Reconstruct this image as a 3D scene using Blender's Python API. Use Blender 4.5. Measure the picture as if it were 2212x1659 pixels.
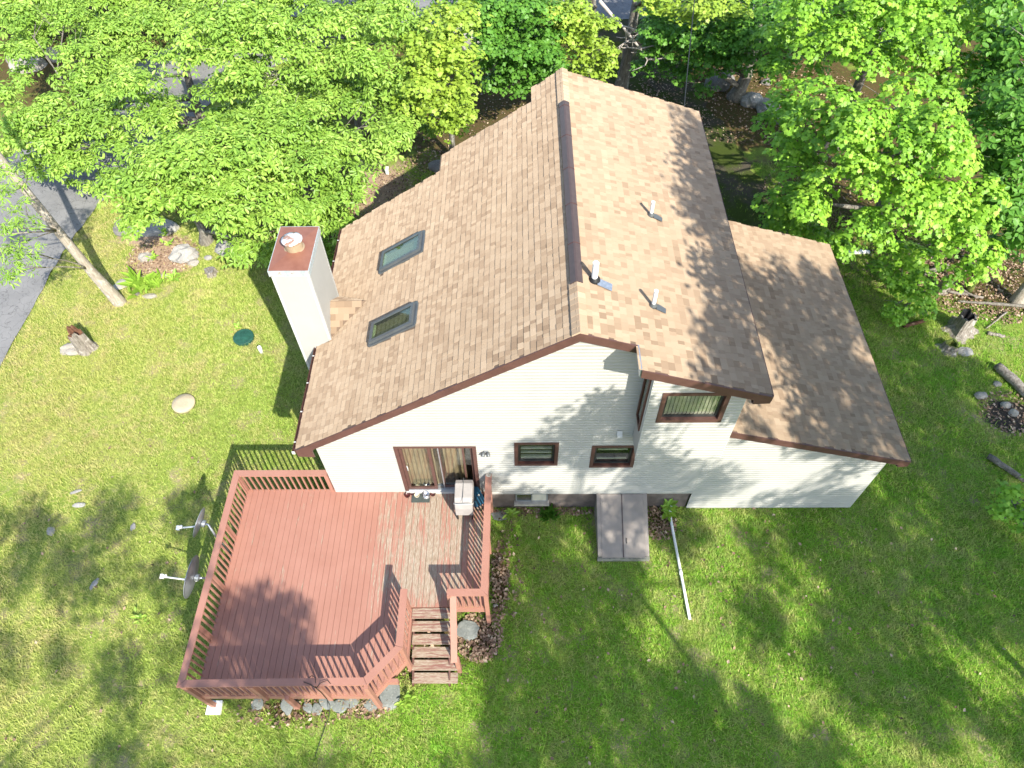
import bpy, bmesh, math, random
import numpy as np
from mathutils import Vector, Matrix
from math import radians, sin, cos, pi, tan
rnd = random.Random(7)
rng = np.random.default_rng(7)
scene = bpy.context.scene
COL = scene.collection
for o in list(bpy.data.objects): bpy.data.objects.remove(o)

# ------------------------------------------------------------------ camera
cam_d = bpy.data.cameras.new('camera'); cam = bpy.data.objects.new('camera', cam_d); COL.objects.link(cam)
CAM = Vector((0.0, -8.694, 17.663))
_p, _a, _r = radians(53.8625), radians(-1.27), radians(-1.36)
_f = Vector((sin(_a)*cos(_p), cos(_a)*cos(_p), -sin(_p)))
_rt = Vector((cos(_a), -sin(_a), 0)); _up = _rt.cross(_f)
_r2 = _rt*cos(_r)+_up*sin(_r); _u2 = _up*cos(_r)-_rt*sin(_r)
cam.matrix_world = Matrix(((_r2.x,_u2.x,-_f.x,CAM.x),(_r2.y,_u2.y,-_f.y,CAM.y),(_r2.z,_u2.z,-_f.z,CAM.z),(0,0,0,1)))
cam_d.sensor_fit = 'HORIZONTAL'; cam_d.sensor_width = 36.0; cam_d.lens = 36.0*1533.0/2212.0
cam_d.clip_start = 0.1; cam_d.clip_end = 500
scene.camera = cam

# ------------------------------------------------------------------ light
SUN = Vector((.398,-.645,.652)).normalized()
world = bpy.data.worlds.new('World'); scene.world = world; world.use_nodes = True
wn = world.node_tree; wn.nodes.clear()
sky = wn.nodes.new('ShaderNodeTexSky'); sky.sky_type = 'NISHITA'; sky.sun_disc = False
sky.sun_elevation = math.asin(SUN.z); sky.sun_rotation = math.atan2(SUN.x, SUN.y)
sky.air_density = 1.0; sky.dust_density = 1.2; sky.ozone_density = 0.8; sky.altitude = 300
bg = wn.nodes.new('ShaderNodeBackground'); bg.inputs['Strength'].default_value = 0.13
wo = wn.nodes.new('ShaderNodeOutputWorld')
wn.links.new(sky.outputs[0], bg.inputs[0]); wn.links.new(bg.outputs[0], wo.inputs[0])
sd = bpy.data.lights.new('sun', 'SUN'); sd.energy = 3.5; sd.angle = radians(0.53); sd.color = (1.0, .94, .82)
so = bpy.data.objects.new('sun', sd); COL.objects.link(so)
so.rotation_euler = SUN.to_track_quat('Z', 'Y').to_euler(); so.location = (20,-30,40)
vs = scene.view_settings; vs.view_transform = 'Standard'; vs.look = 'None'; vs.gamma = 1.0; vs.use_curve_mapping = False
vs.exposure = 1.42
scene.render.engine = 'CYCLES'
cy = scene.cycles; cy.max_bounces = 4; cy.diffuse_bounces = 3; cy.glossy_bounces = 3; cy.transmission_bounces = 3; cy.transparent_max_bounces = 8; cy.caustics_reflective = False; cy.caustics_refractive = False

# ------------------------------------------------------------------ materials
class NT:
    def __init__(s, name):
        s.m = bpy.data.materials.new(name); s.m.use_nodes = True; s.t = s.m.node_tree; s.n = s.t.nodes; s.l = s.t.links
        s.b = s.n['Principled BSDF']; s.out = s.n['Material Output']; s._geo = None
    def new(s, k, **kw):
        x = s.n.new(k)
        for a, v in kw.items(): setattr(x, a, v)
        return x
    def link(s, a, b): s.l.new(a, b)
    def pos(s):
        if s._geo is None: s._geo = s.new('ShaderNodeNewGeometry')
        return s._geo.outputs['Position']
    def scaled(s, v, sc):
        x = s.new('ShaderNodeMapping'); x.inputs['Scale'].default_value = sc; s.link(v, x.inputs[0]); return x.outputs[0]
    def noise(s, scale, detail=4, rough=.55, vec=None):
        x = s.new('ShaderNodeTexNoise'); x.inputs['Scale'].default_value = scale; x.inputs['Detail'].default_value = detail; x.inputs['Roughness'].default_value = rough
        s.link(vec if vec is not None else s.pos(), x.inputs['Vector']); return x.outputs[0]
    def ramp(s, fac, stops):
        x = s.new('ShaderNodeValToRGB'); e = x.color_ramp.elements
        while len(e) < len(stops): e.new(.5)
        for i, (p, c) in enumerate(stops): e[i].position = p; e[i].color = (*c, 1) if len(c) == 3 else c
        s.link(fac, x.inputs[0]); return x.outputs[0]
    def mix(s, fac, a, b, mode='MIX'):
        x = s.new('ShaderNodeMix', data_type='RGBA', blend_type=mode)
        for sock, v in ((x.inputs[0], fac), (x.inputs[6], a), (x.inputs[7], b)):
            if hasattr(v, 'links'): s.link(v, sock)
            elif isinstance(v, (int, float)): sock.default_value = v
            else: sock.default_value = (*v, 1)
        return x.outputs[2]
    def math(s, op, a, b=0.0, clamp=False):
        x = s.new('ShaderNodeMath', operation=op); x.use_clamp = clamp
        for sock, v in ((x.inputs[0], a), (x.inputs[1], b)):
            if hasattr(v, 'links'): s.link(v, sock)
            else: sock.default_value = v
        return x.outputs[0]
    def attr(s, name):
        x = s.new('ShaderNodeAttribute'); x.attribute_name = name; return x.outputs['Fac']
    def bump(s, h, strength=.3, dist=.01):
        x = s.new('ShaderNodeBump'); x.inputs['Strength'].default_value = strength; x.inputs['Distance'].default_value = dist
        s.link(h, x.inputs['Height']); s.link(x.outputs[0], s.b.inputs['Normal'])
    def color(s, c):
        if hasattr(c, 'links'): s.link(c, s.b.inputs['Base Color'])
        else: s.b.inputs['Base Color'].default_value = (*c, 1)
    def set(s, rough=.7, metal=0., spec=.5):
        s.b.inputs['Roughness'].default_value = rough; s.b.inputs['Metallic'].default_value = metal
        s.b.inputs['Specular IOR Level'].default_value = spec

def simple(name, c, rough=.7, metal=0., var=.18, scale=6, spec=.4, bump=0.0):
    t = NT(name); n = t.noise(scale, 5, .6)
    lo = tuple(x*(1-var) for x in c); hi = tuple(min(1, x*(1+var)) for x in c)
    t.color(t.ramp(n, ((.3, lo), (.7, hi)))); t.set(rough, metal, spec)
    if bump: t.bump(t.noise(scale*6, 4, .7), bump)
    return t.m

def leafmat(name, dark, mid, light, trans=.28):
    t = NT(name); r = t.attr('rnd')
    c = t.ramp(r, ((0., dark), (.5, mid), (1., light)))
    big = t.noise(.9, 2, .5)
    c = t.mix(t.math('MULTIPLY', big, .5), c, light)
    t.color(c); t.set(.46, 0, .36)
    tr = t.new('ShaderNodeBsdfTranslucent'); mx = t.new('ShaderNodeMixShader'); mx.inputs[0].default_value = trans
    c2 = t.mix(1.0, c, (1.25, 1.15, .55), 'MULTIPLY'); t.link(c2, tr.inputs[0])
    t.link(t.b.outputs[0], mx.inputs[1]); t.link(tr.outputs[0], mx.inputs[2]); t.link(mx.outputs[0], t.out.inputs[0])
    return t.m

MAT = {}
MAT['oak_leaf'] = leafmat('oak_leaf', (.08,.20,.02), (.205,.38,.045), (.39,.55,.11))
MAT['maple_leaf'] = leafmat('maple_leaf', (.07,.21,.018), (.20,.44,.035), (.36,.58,.065))
MAT['yellow_leaf'] = leafmat('yellow_leaf', (.15,.27,.025), (.27,.42,.045), (.40,.52,.08))
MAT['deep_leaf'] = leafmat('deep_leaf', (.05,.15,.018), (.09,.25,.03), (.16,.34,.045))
MAT['weed_leaf'] = leafmat('weed_leaf', (.16,.32,.035), (.27,.47,.055), (.38,.56,.09))

def shingle_mat(name, per_object):
    t = NT(name)
    if per_object:
        r = t.new('ShaderNodeObjectInfo').outputs['Random']
    else: r = t.attr('rnd')
    c = t.ramp(r, ((0., (.215,.153,.102)), (.2, (.285,.207,.138)), (.5, (.36,.272,.187)), (.8, (.40,.309,.216)), (1., (.435,.34,.242))))
    big = t.noise(.55, 3, .55); c = t.mix(t.math('MULTIPLY', big, .25), c, (.30,.215,.15))
    g = t.noise(160, 2, .7); c = t.mix(t.math('MULTIPLY', g, .35), c, (.27,.19,.13))
    st = t.ramp(t.noise(.8, 4, .6, t.scaled(t.pos(), (1,.25,1))), ((.52,(0,0,0)),(.75,(1,1,1))))
    c = t.mix(t.math('MULTIPLY', st, .12), c, (.18,.145,.11))
    t.color(c); t.set(.92, 0, .15); t.b.inputs['Diffuse Roughness'].default_value = 1.0; t.bump(g, .35, .003)
    return t.m
MAT['shingle'] = shingle_mat('shingle', False); MAT['shingle_single'] = shingle_mat('shingle_single', True)
MAT['roof_under'] = simple('roof_under', (.16,.11,.075), .9)

t = NT('white_siding'); n1 = t.noise(1.3, 4, .6); n2 = t.noise(30, 3, .6, t.scaled(t.pos(), (1,1,.1)))
c = t.ramp(n1, ((.3,(.36,.357,.335)),(.7,(.405,.40,.375)))); c = t.mix(t.math('MULTIPLY', n2, .25), c, (.30,.295,.275)); t.color(c); t.set(.45,0,.4); MAT['siding'] = t.m
MAT['white_trim'] = simple('white_trim', (.50,.50,.48), .45, var=.05, scale=3)
MAT['brown_trim'] = simple('brown_trim', (.095,.047,.039), .5, var=.16, scale=4)
MAT['dark_brown'] = simple('dark_brown', (.085,.032,.022), .5, var=.15, scale=5)
MAT['vent_brown'] = simple('vent_brown', (.075,.052,.048), .45, var=.12, scale=8)
MAT['sash'] = simple('sash', (.03,.03,.03), .4, var=.2)
MAT['skylight_frame'] = simple('skylight_frame', (.11,.12,.125), .4, .2, var=.12)
MAT['black'] = simple('black', (.015,.015,.016), .5, var=.2)
MAT['grey_metal'] = simple('grey_metal', (.33,.35,.37), .38, .5, var=.12)
MAT['galv'] = simple('galv', (.45,.48,.52), .35, .7, var=.2, scale=14)
MAT['pvc'] = simple('pvc', (.78,.78,.76), .4, var=.06)
MAT['curtain'] = simple('curtain', (.33,.25,.165), .9, var=.2, scale=3)
MAT['interior'] = simple('interior', (.10,.08,.06), .9)
MAT['interior_light'] = simple('interior_light', (.55,.55,.44), .9, var=.08)
MAT['blind'] = simple('blind', (.52,.50,.42), .7, var=.06)

def glassmat(name, tint, mixf=.25, rough=.02):
    t = NT(name); t.n.remove(t.b)
    tr = t.new('ShaderNodeBsdfTransparent'); tr.inputs[0].default_value = (*tint, 1)
    gl = t.new('ShaderNodeBsdfGlossy'); gl.inputs['Roughness'].default_value = rough; gl.inputs[0].default_value = (.95,1,.97,1)
    fr = t.new('ShaderNodeLayerWeight'); fr.inputs[0].default_value = .5
    f = t.math('ADD', t.math('MULTIPLY', t.math('POWER', fr.outputs['Facing'], 4.0), .75), .04+mixf*.2, True)
    mx = t.new('ShaderNodeMixShader'); t.link(f, mx.inputs[0]); t.link(tr.outputs[0], mx.inputs[1]); t.link(gl.outputs[0], mx.inputs[2]); t.link(mx.outputs[0], t.out.inputs[0])
    return t.m
MAT['glass'] = glassmat('glass', (.86,.88,.85)); MAT['sky_glass'] = glassmat('sky_glass', (.80,.88,.74), .0)

t = NT('foundation'); n1 = t.noise(2.2, 5, .65); n2 = t.noise(40, 4, .7)
c = t.ramp(n1, ((.3,(.10,.082,.075)),(.6,(.17,.14,.125)),(.8,(.23,.20,.18)))); t.color(c); t.set(.95,0,.2); t.bump(n2,.5); MAT['foundation'] = t.m
MAT['concrete'] = simple('concrete', (.36,.34,.30), .95, var=.25, scale=7, bump=.3)
MAT['hatch_metal'] = simple('hatch_metal', (.25,.215,.19), .5, .05, var=.13, scale=2.2)
t = NT('mossy_concrete'); n1 = t.noise(5, 5, .65); c = t.ramp(n1, ((.35,(.13,.13,.10)),(.55,(.26,.25,.22)),(.7,(.14,.17,.10)))); t.color(c); t.set(.95); t.bump(t.noise(30),.4); MAT['mossy'] = t.m

# painted deck wood: terracotta stain over grey weathered wood, worn along the walk from the door to the stairs
def deckmat(name, wear, axis):
    t = NT(name); p = t.pos()
    sc = {'y': (9,.55,9), 'x': (.55,9,9), 'z': (9,9,.6)}[axis]
    g = t.noise(3.2, 6, .72, t.scaled(p, sc)); fine = t.noise(14, 5, .7, t.scaled(p, sc))
    paint = t.ramp(t.noise(1.4, 4, .6), ((.3,(.335,.160,.117)),(.7,(.39,.197,.148))))
    ob = t.new('ShaderNodeObjectInfo').outputs['Random']
    paint = t.mix(t.math('MULTIPLY', ob, .22), paint, (.40,.20,.155))
    wood = t.ramp(fine, ((.28,(.12,.09,.06)),(.42,(.26,.185,.125)),(.52,(.36,.30,.225)),(.62,(.50,.45,.38)),(.75,(.21,.185,.10))))
    if wear == 'deck':
        sx = t.new('ShaderNodeSeparateXYZ'); t.link(p, sx.inputs[0])
        dx = t.math('SUBTRACT', sx.outputs[0], -2.15); dy = t.math('SUBTRACT', sx.outputs[1], -1.25)
        d = t.math('ADD', t.math('MULTIPLY', t.math('MULTIPLY', dx, dx), .55), t.math('MULTIPLY', t.math('MULTIPLY', dy, dy), .20))
        core = t.math('MULTIPLY', t.math('SUBTRACT', 1.1, d), .12)
        core = t.math('MAXIMUM', core, -.12)
        m = t.math('ADD', t.math('ADD', g, core), t.math('MULTIPLY', t.noise(1.3, 4, .65), .32))
        m = t.math('SUBTRACT', t.math('ADD', m, t.math('MULTIPLY', t.math('SUBTRACT', ob, .5), .12)), .06)
        mask = t.ramp(m, ((.62,(0,0,0)),(.69,(1,1,1))))
    else:
        m = t.math('ADD', g, t.math('MULTIPLY', t.noise(.8, 3, .6), .3))
        lo = {'little': .84, 'tread': .60, 'none': .98}[wear]
        if wear == 'tread': paint = t.mix(.65, paint, (.15,.075,.065))
        mask = t.ramp(m, ((lo-.03,(0,0,0)),(lo+.03,(1,1,1))))
    c = t.mix(mask, paint, wood); c = t.mix(t.math('MULTIPLY', fine, .28), c, (.19,.085,.06))
    t.color(c); t.set(.62,0,.35); t.bump(fine,.25,.004)
    return t.m
MAT['deck_board'] = deckmat('deck_board', 'deck', 'y'); MAT['deck_rail_x'] = deckmat('deck_rail_x', 'little', 'x'); MAT['deck_rail_y'] = deckmat('deck_rail_y', 'little', 'y')
MAT['deck_post'] = deckmat('deck_post', 'none', 'z'); MAT['tread'] = deckmat('tread', 'tread', 'x')

t = NT('asphalt'); n1 = t.noise(1.2, 4, .6); n2 = t.noise(90, 3, .8)
v = t.new('ShaderNodeTexVoronoi', feature='DISTANCE_TO_EDGE'); v.inputs['Scale'].default_value = 2.6
wv = t.new('ShaderNodeVectorMath', operation='ADD'); t.link(t.pos(), wv.inputs[0])
nz = t.new('ShaderNodeTexNoise'); nz.inputs['Scale'].default_value = 2; t.link(t.pos(), nz.inputs[0]); t.link(nz.outputs[1], wv.inputs[1]); t.link(wv.outputs[0], v.inputs['Vector'])
crack = t.ramp(v.outputs[0], ((0.,(1,1,1)),(.03,(0,0,0))))
c = t.ramp(n1, ((.3,(.19,.188,.187)),(.7,(.26,.255,.252)))); c = t.mix(t.math('MULTIPLY', n2, .5), c, (.15,.15,.15)); c = t.mix(t.math('MULTIPLY', crack, .6), c, (.05,.05,.05))
t.color(c); t.set(.95,0,.2); t.bump(n2,.4); MAT['asphalt'] = t.m
t = NT('gravel'); n1 = t.noise(.8, 5, .65); n2 = t.noise(55, 4, .8)
c = t.ramp(n2, ((.3,(.05,.042,.03)),(.55,(.09,.077,.057)),(.75,(.17,.15,.12)))); c = t.mix(t.ramp(t.math('ADD', n1, t.math('MULTIPLY', n2, .2)),((.5,(0,0,0)),(.66,(1,1,1)))), c, (.055,.075,.018)); t.color(c); t.set(1,0,.02); t.bump(n2,.8,.02); MAT['gravel'] = t.m

# ground: soil with a short green sward, bare tan patches, leaf litter and ash where the attributes say so
t = NT('lawn_ground'); a_l = t.attr('litter'); a_a = t.attr('ash'); a_m = t.attr('mulch')
n0 = t.noise(.35, 4, .6); n1 = t.noise(1.5, 5, .62); n2 = t.noise(16, 5, .7); n3 = t.noise(60, 4, .75)
gr = t.ramp(n2, ((.28,(.09,.13,.022)),(.5,(.165,.235,.038)),(.72,(.26,.32,.06))))
gr = t.mix(t.math('MULTIPLY', n0, .45), gr, (.24,.29,.06))
bare = t.ramp(t.math('ADD', t.math('MULTIPLY', n1, .75), t.math('MULTIPLY', n3, .3)), ((.53,(0,0,0)),(.66,(1,1,1))))
soil = t.ramp(n3, ((.3,(.22,.165,.10)),(.7,(.42,.34,.22))))
c = t.mix(bare, gr, soil)
lit = t.ramp(n3, ((.25,(.02,.015,.008)),(.42,(.075,.045,.022)),(.55,(.145,.085,.045)),(.7,(.06,.055,.02)),(.8,(.10,.085,.035))))
lit = t.mix(t.ramp(n2, ((.42,(0,0,0)),(.62,(1,1,1)))), lit, (.055,.07,.016))
ml = t.ramp(t.math('ADD', a_l, t.math('MULTIPLY', t.math('SUBTRACT', n1, .5), .9)), ((.42,(0,0,0)),(.6,(1,1,1))))
c = t.mix(ml, c, lit)
mul = t.ramp(n3, ((.3,(.22,.15,.10)),(.55,(.38,.27,.19)),(.75,(.5,.38,.29))))
c = t.mix(t.ramp(t.math('ADD', a_m, t.math('MULTIPLY', t.math('SUBTRACT', n1, .5), 1.1)), ((.45,(0,0,0)),(.62,(1,1,1)))), c, mul)
ash = t.ramp(n3, ((.3,(.015,.013,.012)),(.6,(.07,.06,.05)),(.8,(.25,.23,.2))))
c = t.mix(t.ramp(t.math('ADD', a_a, t.math('MULTIPLY', t.math('SUBTRACT', n1, .5), .6)), ((.45,(0,0,0)),(.6,(1,1,1)))), c, ash)
t.color(c); t.set(.98,0,.1); t.bump(n2,.8,.03); MAT['ground'] = t.m

# grass blades
t = NT('grass_blade'); r = t.attr('rnd'); n0 = t.noise(.30, 4, .6); n1 = t.noise(1.3, 4, .6)
c = t.ramp(r, ((0.,(.13,.27,.022)),(.45,(.24,.45,.042)),(.8,(.36,.54,.068)),(1.,(.57,.52,.21))))
n4 = t.noise(3.4, 4, .65)
dry = t.ramp(t.math('ADD', t.math('ADD', t.math('MULTIPLY', n0, .3), t.math('MULTIPLY', n1, .35)), t.math('MULTIPLY', n4, .45)), ((.52,(0,0,0)),(.68,(1,1,1))))
lush = t.ramp(t.noise(.55, 3, .55), ((.5,(0,0,0)),(.64,(1,1,1)))); c = t.mix(t.math('MULTIPLY', lush, .45), c, (.15,.39,.028))
sxg = t.new('ShaderNodeSeparateXYZ'); t.link(t.pos(), sxg.inputs[0])
west = t.math('MULTIPLY', t.math('SUBTRACT', -2.0, sxg.outputs[0]), .085, True)
c = t.mix(t.math('MULTIPLY', west, .85), c, (.50,.50,.16))
c = t.mix(t.math('MULTIPLY', dry, t.math('ADD', t.math('MULTIPLY', west, .4), .55)), c, (.54,.46,.22))
t.color(c); t.set(.6,0,.25)
tr = t.new('ShaderNodeBsdfTranslucent'); mx = t.new('ShaderNodeMixShader'); mx.inputs[0].default_value = .3
t.link(t.mix(1., c, (1.2,1.15,.6), 'MULTIPLY'), tr.inputs[0]); t.link(t.b.outputs[0], mx.inputs[1]); t.link(tr.outputs[0], mx.inputs[2]); t.link(mx.outputs[0], t.out.inputs[0]); MAT['grass'] = t.m
t = NT('dry_leaf'); r = t.attr('rnd'); t.color(t.ramp(r, ((0.,(.10,.06,.038)),(.4,(.23,.14,.09)),(.75,(.37,.255,.17)),(1.,(.5,.39,.28))))); t.set(.8); MAT['dry_leaf'] = t.m

def stonemat(name, a, b, lich):
    t = NT(name); n1 = t.noise(3, 5, .65); n2 = t.noise(22, 5, .7)
    c = t.ramp(n1, ((.3, a), (.65, b))); c = t.mix(t.ramp(n2, ((.55,(0,0,0)),(.68,(1,1,1)))), c, lich); t.color(c); t.set(.92,0,.25); t.bump(n2,.5,.02); return t.m
MAT['stone'] = stonemat('stone', (.22,.21,.20), (.34,.33,.31), (.48,.47,.44)); MAT['pale_stone'] = stonemat('pale_stone', (.26,.235,.20), (.35,.325,.29), (.45,.43,.39)); MAT['dark_stone'] = stonemat('dark_stone', (.13,.12,.115), (.21,.2,.19), (.34,.32,.29)); MAT['slab'] = stonemat('slab', (.15,.165,.155), (.24,.255,.24), (.31,.32,.29))
def barkmat(name, a, b, l):
    t = NT(name); n1 = t.noise(7, 6, .7, t.scaled(t.pos(), (3,3,.5))); n2 = t.noise(6, 4, .6)
    c = t.ramp(n1, ((.35, a), (.6, b))); c = t.mix(t.ramp(n2, ((.56,(0,0,0)),(.68,(1,1,1)))), c, l); t.color(c); t.set(.95,0,.15); t.bump(n1,.8,.03); return t.m
MAT['bark'] = barkmat('bark', (.10,.09,.075), (.22,.20,.17), (.36,.35,.31)); MAT['pale_bark'] = barkmat('pale_bark', (.24,.20,.16), (.38,.34,.28), (.52,.49,.43)); MAT['dead_wood'] = barkmat('dead_wood', (.13,.11,.09), (.29,.26,.225), (.43,.40,.365)); MAT['rotten'] = barkmat('rotten', (.07,.035,.022), (.18,.09,.055), (.32,.2,.13)); MAT['moss_bark'] = barkmat('moss_bark', (.05,.07,.02), (.10,.13,.03), (.18,.2,.05))
MAT['twig'] = simple('twig', (.45,.40,.37), .9, var=.2)
t = NT('chimney_cap'); n1 = t.noise(3.5, 4, .6); t.color(t.ramp(n1, ((.3,(.22,.088,.055)),(.7,(.29,.13,.085))))); t.set(.45,.1); MAT['cap_brown'] = t.m
t = NT('cap_edge'); n1 = t.noise(9, 4, .7); t.color(t.ramp(n1, ((.35,(.36,.42,.43)),(.55,(.50,.55,.55)),(.7,(.30,.2,.17))))); t.set(.5,.2); MAT['cap_edge'] = t.m
t = NT('flue_lid'); n1 = t.noise(5.5, 3, .6); t.color(t.ramp(n1, ((.48,(.34,.20,.14)),(.56,(.70,.71,.73))))); t.set(.4,.1); MAT['flue_lid'] = t.m
MAT['flue'] = simple('flue', (.34,.26,.17), .6, .1)

# ------------------------------------------------------------------ mesh helpers
class MB:
    def __init__(s): s.v = []; s.f = []
    def add(s, vs, fs):
        o = len(s.v); s.v.extend([tuple(p) for p in vs]); s.f.extend([tuple(i+o for i in f) for f in fs]); return s
    def box(s, x0, x1, y0, y1, z0, z1):
        return s.add([(x0,y0,z0),(x1,y0,z0),(x1,y1,z0),(x0,y1,z0),(x0,y0,z1),(x1,y0,z1),(x1,y1,z1),(x0,y1,z1)],
                     [(3,2,1,0),(4,5,6,7),(0,1,5,4),(1,2,6,5),(2,3,7,6),(3,0,4,7)])
    def beam(s, p, q, w, h, up=(0,0,1)):
        p, q = Vector(p), Vector(q); d = (q-p).normalized(); u = Vector(up); r = d.cross(u).normalized(); u = r.cross(d)
        vs = []
        for c in (p, q):
            for a, b in ((-1,-1),(1,-1),(1,1),(-1,1)): vs.append(c+r*(a*w/2)+u*(b*h/2))
        return s.add(vs, [(0,1,2,3),(7,6,5,4),(0,4,5,1),(1,5,6,2),(2,6,7,3),(3,7,4,0)])
    def prism(s, poly, off):
        n = len(poly); off = Vector(off); a = [Vector(p) for p in poly]; b = [p+off for p in a]
        return s.add(a+b, [tuple(range(n-1,-1,-1)), tuple(range(n,2*n))]+[(i,(i+1)%n,n+(i+1)%n,n+i) for i in range(n)])
    def tube(s, pts, rad, n=8, cap=True):
        pts = [Vector(p) for p in pts]; k = len(pts)
        if not hasattr(rad, '__len__'): rad = [rad]*k
        vs = []; prev = None
        for i, p in enumerate(pts):
            d = (pts[min(i+1,k-1)]-pts[max(i-1,0)]).normalized()
            if prev is None: r = d.orthogonal().normalized()
            else: r = (prev-d*prev.dot(d)); r = r.normalized() if r.length > 1e-6 else d.orthogonal().normalized()
            prev = r; u = d.cross(r)
            for j in range(n): a = 2*pi*j/n; vs.append(p+(r*cos(a)+u*sin(a))*rad[i])
        fs = [(i*n+j, i*n+(j+1)%n, (i+1)*n+(j+1)%n, (i+1)*n+j) for i in range(k-1) for j in range(n)]
        if cap: fs += [tuple(range(n-1,-1,-1)), tuple((k-1)*n+j for j in range(n))]
        return s.add(vs, fs)
    def lathe(s, c, prof, n=24, tilt=None, cap=True):
        c = Vector(c); vs = []; m = Matrix.Identity(3) if tilt is None else Vector((0,0,1)).rotation_difference(Vector(tilt)).to_matrix()
        for r, z in prof:
            for j in range(n): a = 2*pi*j/n; vs.append(c+m@Vector((r*cos(a), r*sin(a), z)))
        k = len(prof); fs = [(i*n+j, i*n+(j+1)%n, (i+1)*n+(j+1)%n, (i+1)*n+j) for i in range(k-1) for j in range(n)]
        if cap: fs += [tuple(range(n-1,-1,-1)), tuple((k-1)*n+j for j in range(n))]
        return s.add(vs, fs)
    def build(s, name, mat, parent=None, smooth=False, at=None):
        me = bpy.data.meshes.new(name); at = Vector(at) if at is not None else Vector((0,0,0))
        me.from_pydata([tuple(Vector(p)-at) for p in s.v], [], s.f); me.update()
        return link(name, me, mat, parent, smooth, at)
def link(name, me, mat, parent=None, smooth=False, at=(0,0,0)):
    if mat and not me.materials: me.materials.append(MAT[mat] if isinstance(mat, str) else mat)
    if smooth: me.polygons.foreach_set('use_smooth', [True]*len(me.polygons))
    o = bpy.data.objects.new(name, me); COL.objects.link(o)
    o.location = at
    if parent is not None:
        o.parent = parent
        if parent.type == 'EMPTY': o.location = Vector(at)-parent.location
    return o
def tag(o, label, cat, group=None, kind=None):
    if label: o['label'] = label
    if cat: o['category'] = cat
    if group: o['group'] = group
    if kind: o['kind'] = kind
    return o
def thing(name, label, cat, loc=(0,0,0), group=None):
    o = bpy.data.objects.new(name, None); COL.objects.link(o); o.location = loc; o.empty_display_size = .2
    return tag(o, label, cat, group)
def copy_tree(o, dv, label=None, parent=None):
    c = o.copy(); COL.objects.link(c); c.parent = parent
    if parent is None: c.location = o.location+Vector(dv)
    if label: c['label'] = label
    for ch in o.children: copy_tree(ch, dv, None, c)
    return c
def bulk(name, V, faces, n, k, mat, rndv=None, parent=None, at=None, smooth=False):
    """V (n,k,3): n copies of a k-vertex template whose polygons are the index tuples in faces"""
    V = V.reshape(-1,3)
    if at is not None: V = V-np.array(at)
    me = bpy.data.meshes.new(name); me.vertices.add(len(V)); me.vertices.foreach_set('co', V.astype(np.float32).ravel())
    fl = np.concatenate([np.array(f) for f in faces]); ft = np.array([len(f) for f in faces]); fs = np.concatenate([[0],np.cumsum(ft)[:-1]])
    L = (fl[None]+(np.arange(n)*k)[:,None]).ravel(); me.loops.add(len(L)); me.loops.foreach_set('vertex_index', L.astype(np.int32))
    S = (fs[None]+(np.arange(n)*len(fl))[:,None]).ravel(); me.polygons.add(len(S)); me.polygons.foreach_set('loop_start', S.astype(np.int32))
    if rndv is not None:
        a = me.attributes.new('rnd', 'FLOAT', 'POINT'); a.data.foreach_set('value', np.repeat(rndv, k).astype(np.float32))
    me.polygons.foreach_set('use_smooth', np.zeros(len(S), dtype=bool)); me.update(calc_edges=True)
    return link(name, me, mat, parent, smooth, at if at is not None else (0,0,0))
def structure(o): o['kind'] = 'structure'; return o
def norm(a): return a/np.maximum(np.linalg.norm(a, axis=1, keepdims=True), 1e-9)
def orient(T, P, D, N, S):
    """place template T (k,3) at P with local x along D, z along N, size S"""
    N = norm(N); X = D-(D*N).sum(1, keepdims=True)*N; X = norm(X); Y = np.cross(N, X)
    return P[:,None]+S[:,None,None]*(T[None,:,0:1]*X[:,None]+T[None,:,1:2]*Y[:,None]+T[None,:,2:3]*N[:,None])
def lumps(P, seed, amp=1., fr=1.):
    q = np.random.default_rng(seed); out = np.zeros(len(P))
    for i in range(7):
        k = q.normal(size=3)*fr*(1+.5*i); out += np.sin(P@k+q.uniform(0,6.28))/(1+.5*i)
    return amp*out/3

# ------------------------------------------------------------------ ground
def axis(lo, hi, a, b, st, coarse):
    x = list(np.arange(a, b+1e-6, st)); l = [a-d for d in coarse if a-d > lo]+[lo]; h = [b+d for d in coarse if b+d < hi]+[hi]
    return np.array(sorted(l)+x+h)
gx = axis(-140,140,-28,26,.3,(1,3,8,20,50)); gy = axis(-120,160,-12,34,.3,(1,3,8,20,50))
GX, GY = np.meshgrid(gx, gy); P2 = np.stack([GX.ravel(), GY.ravel()],1)
LITTER_SHADE = [(-8.0,12.6,2.4,2.6,1),(-12,15,4.5,3,1),(0,20,10,6,.85),(9.5,20.5,6,5,1),(15.8,8.6,2.6,1.9,1),(13.5,13,4,3.5,.9),(-.58,-2.0,.22,1.0,1),(-1.05,-3.45,.5,.6,1),(-5.3,-5.1,1.2,.35,.75),(3.7,-.35,.5,.55,.8),(-21,24,7,7,.7),(-4.2,-2.5,2.6,2.2,1),(-2.1,-3.7,.55,.8,1),(20,16,8,9,1)]  # leaf litter; under deck and stairs its dark tone also paints in shade
ASH = [(14.45,2.95,.85,.6,1)]
MULCH = [(-5.6,13.6,1.7,2.0,.85),(-12.75,9.85,1.25,1.0,1),(-13.6,8.7,.5,.5,.8),(-13.5,10.9,1.6,.45,.9)]
def field(P, blobs):
    out = np.zeros(len(P))
    for x,y,a,b,s in blobs: out = np.maximum(out, s*np.clip(1.25-np.sqrt(((P[:,0]-x)/a)**2+((P[:,1]-y)/b)**2)*.75, 0, 1))
    return out
far = np.clip((np.hypot(P2[:,0], P2[:,1]-5)-24)/6, 0, 1)
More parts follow.
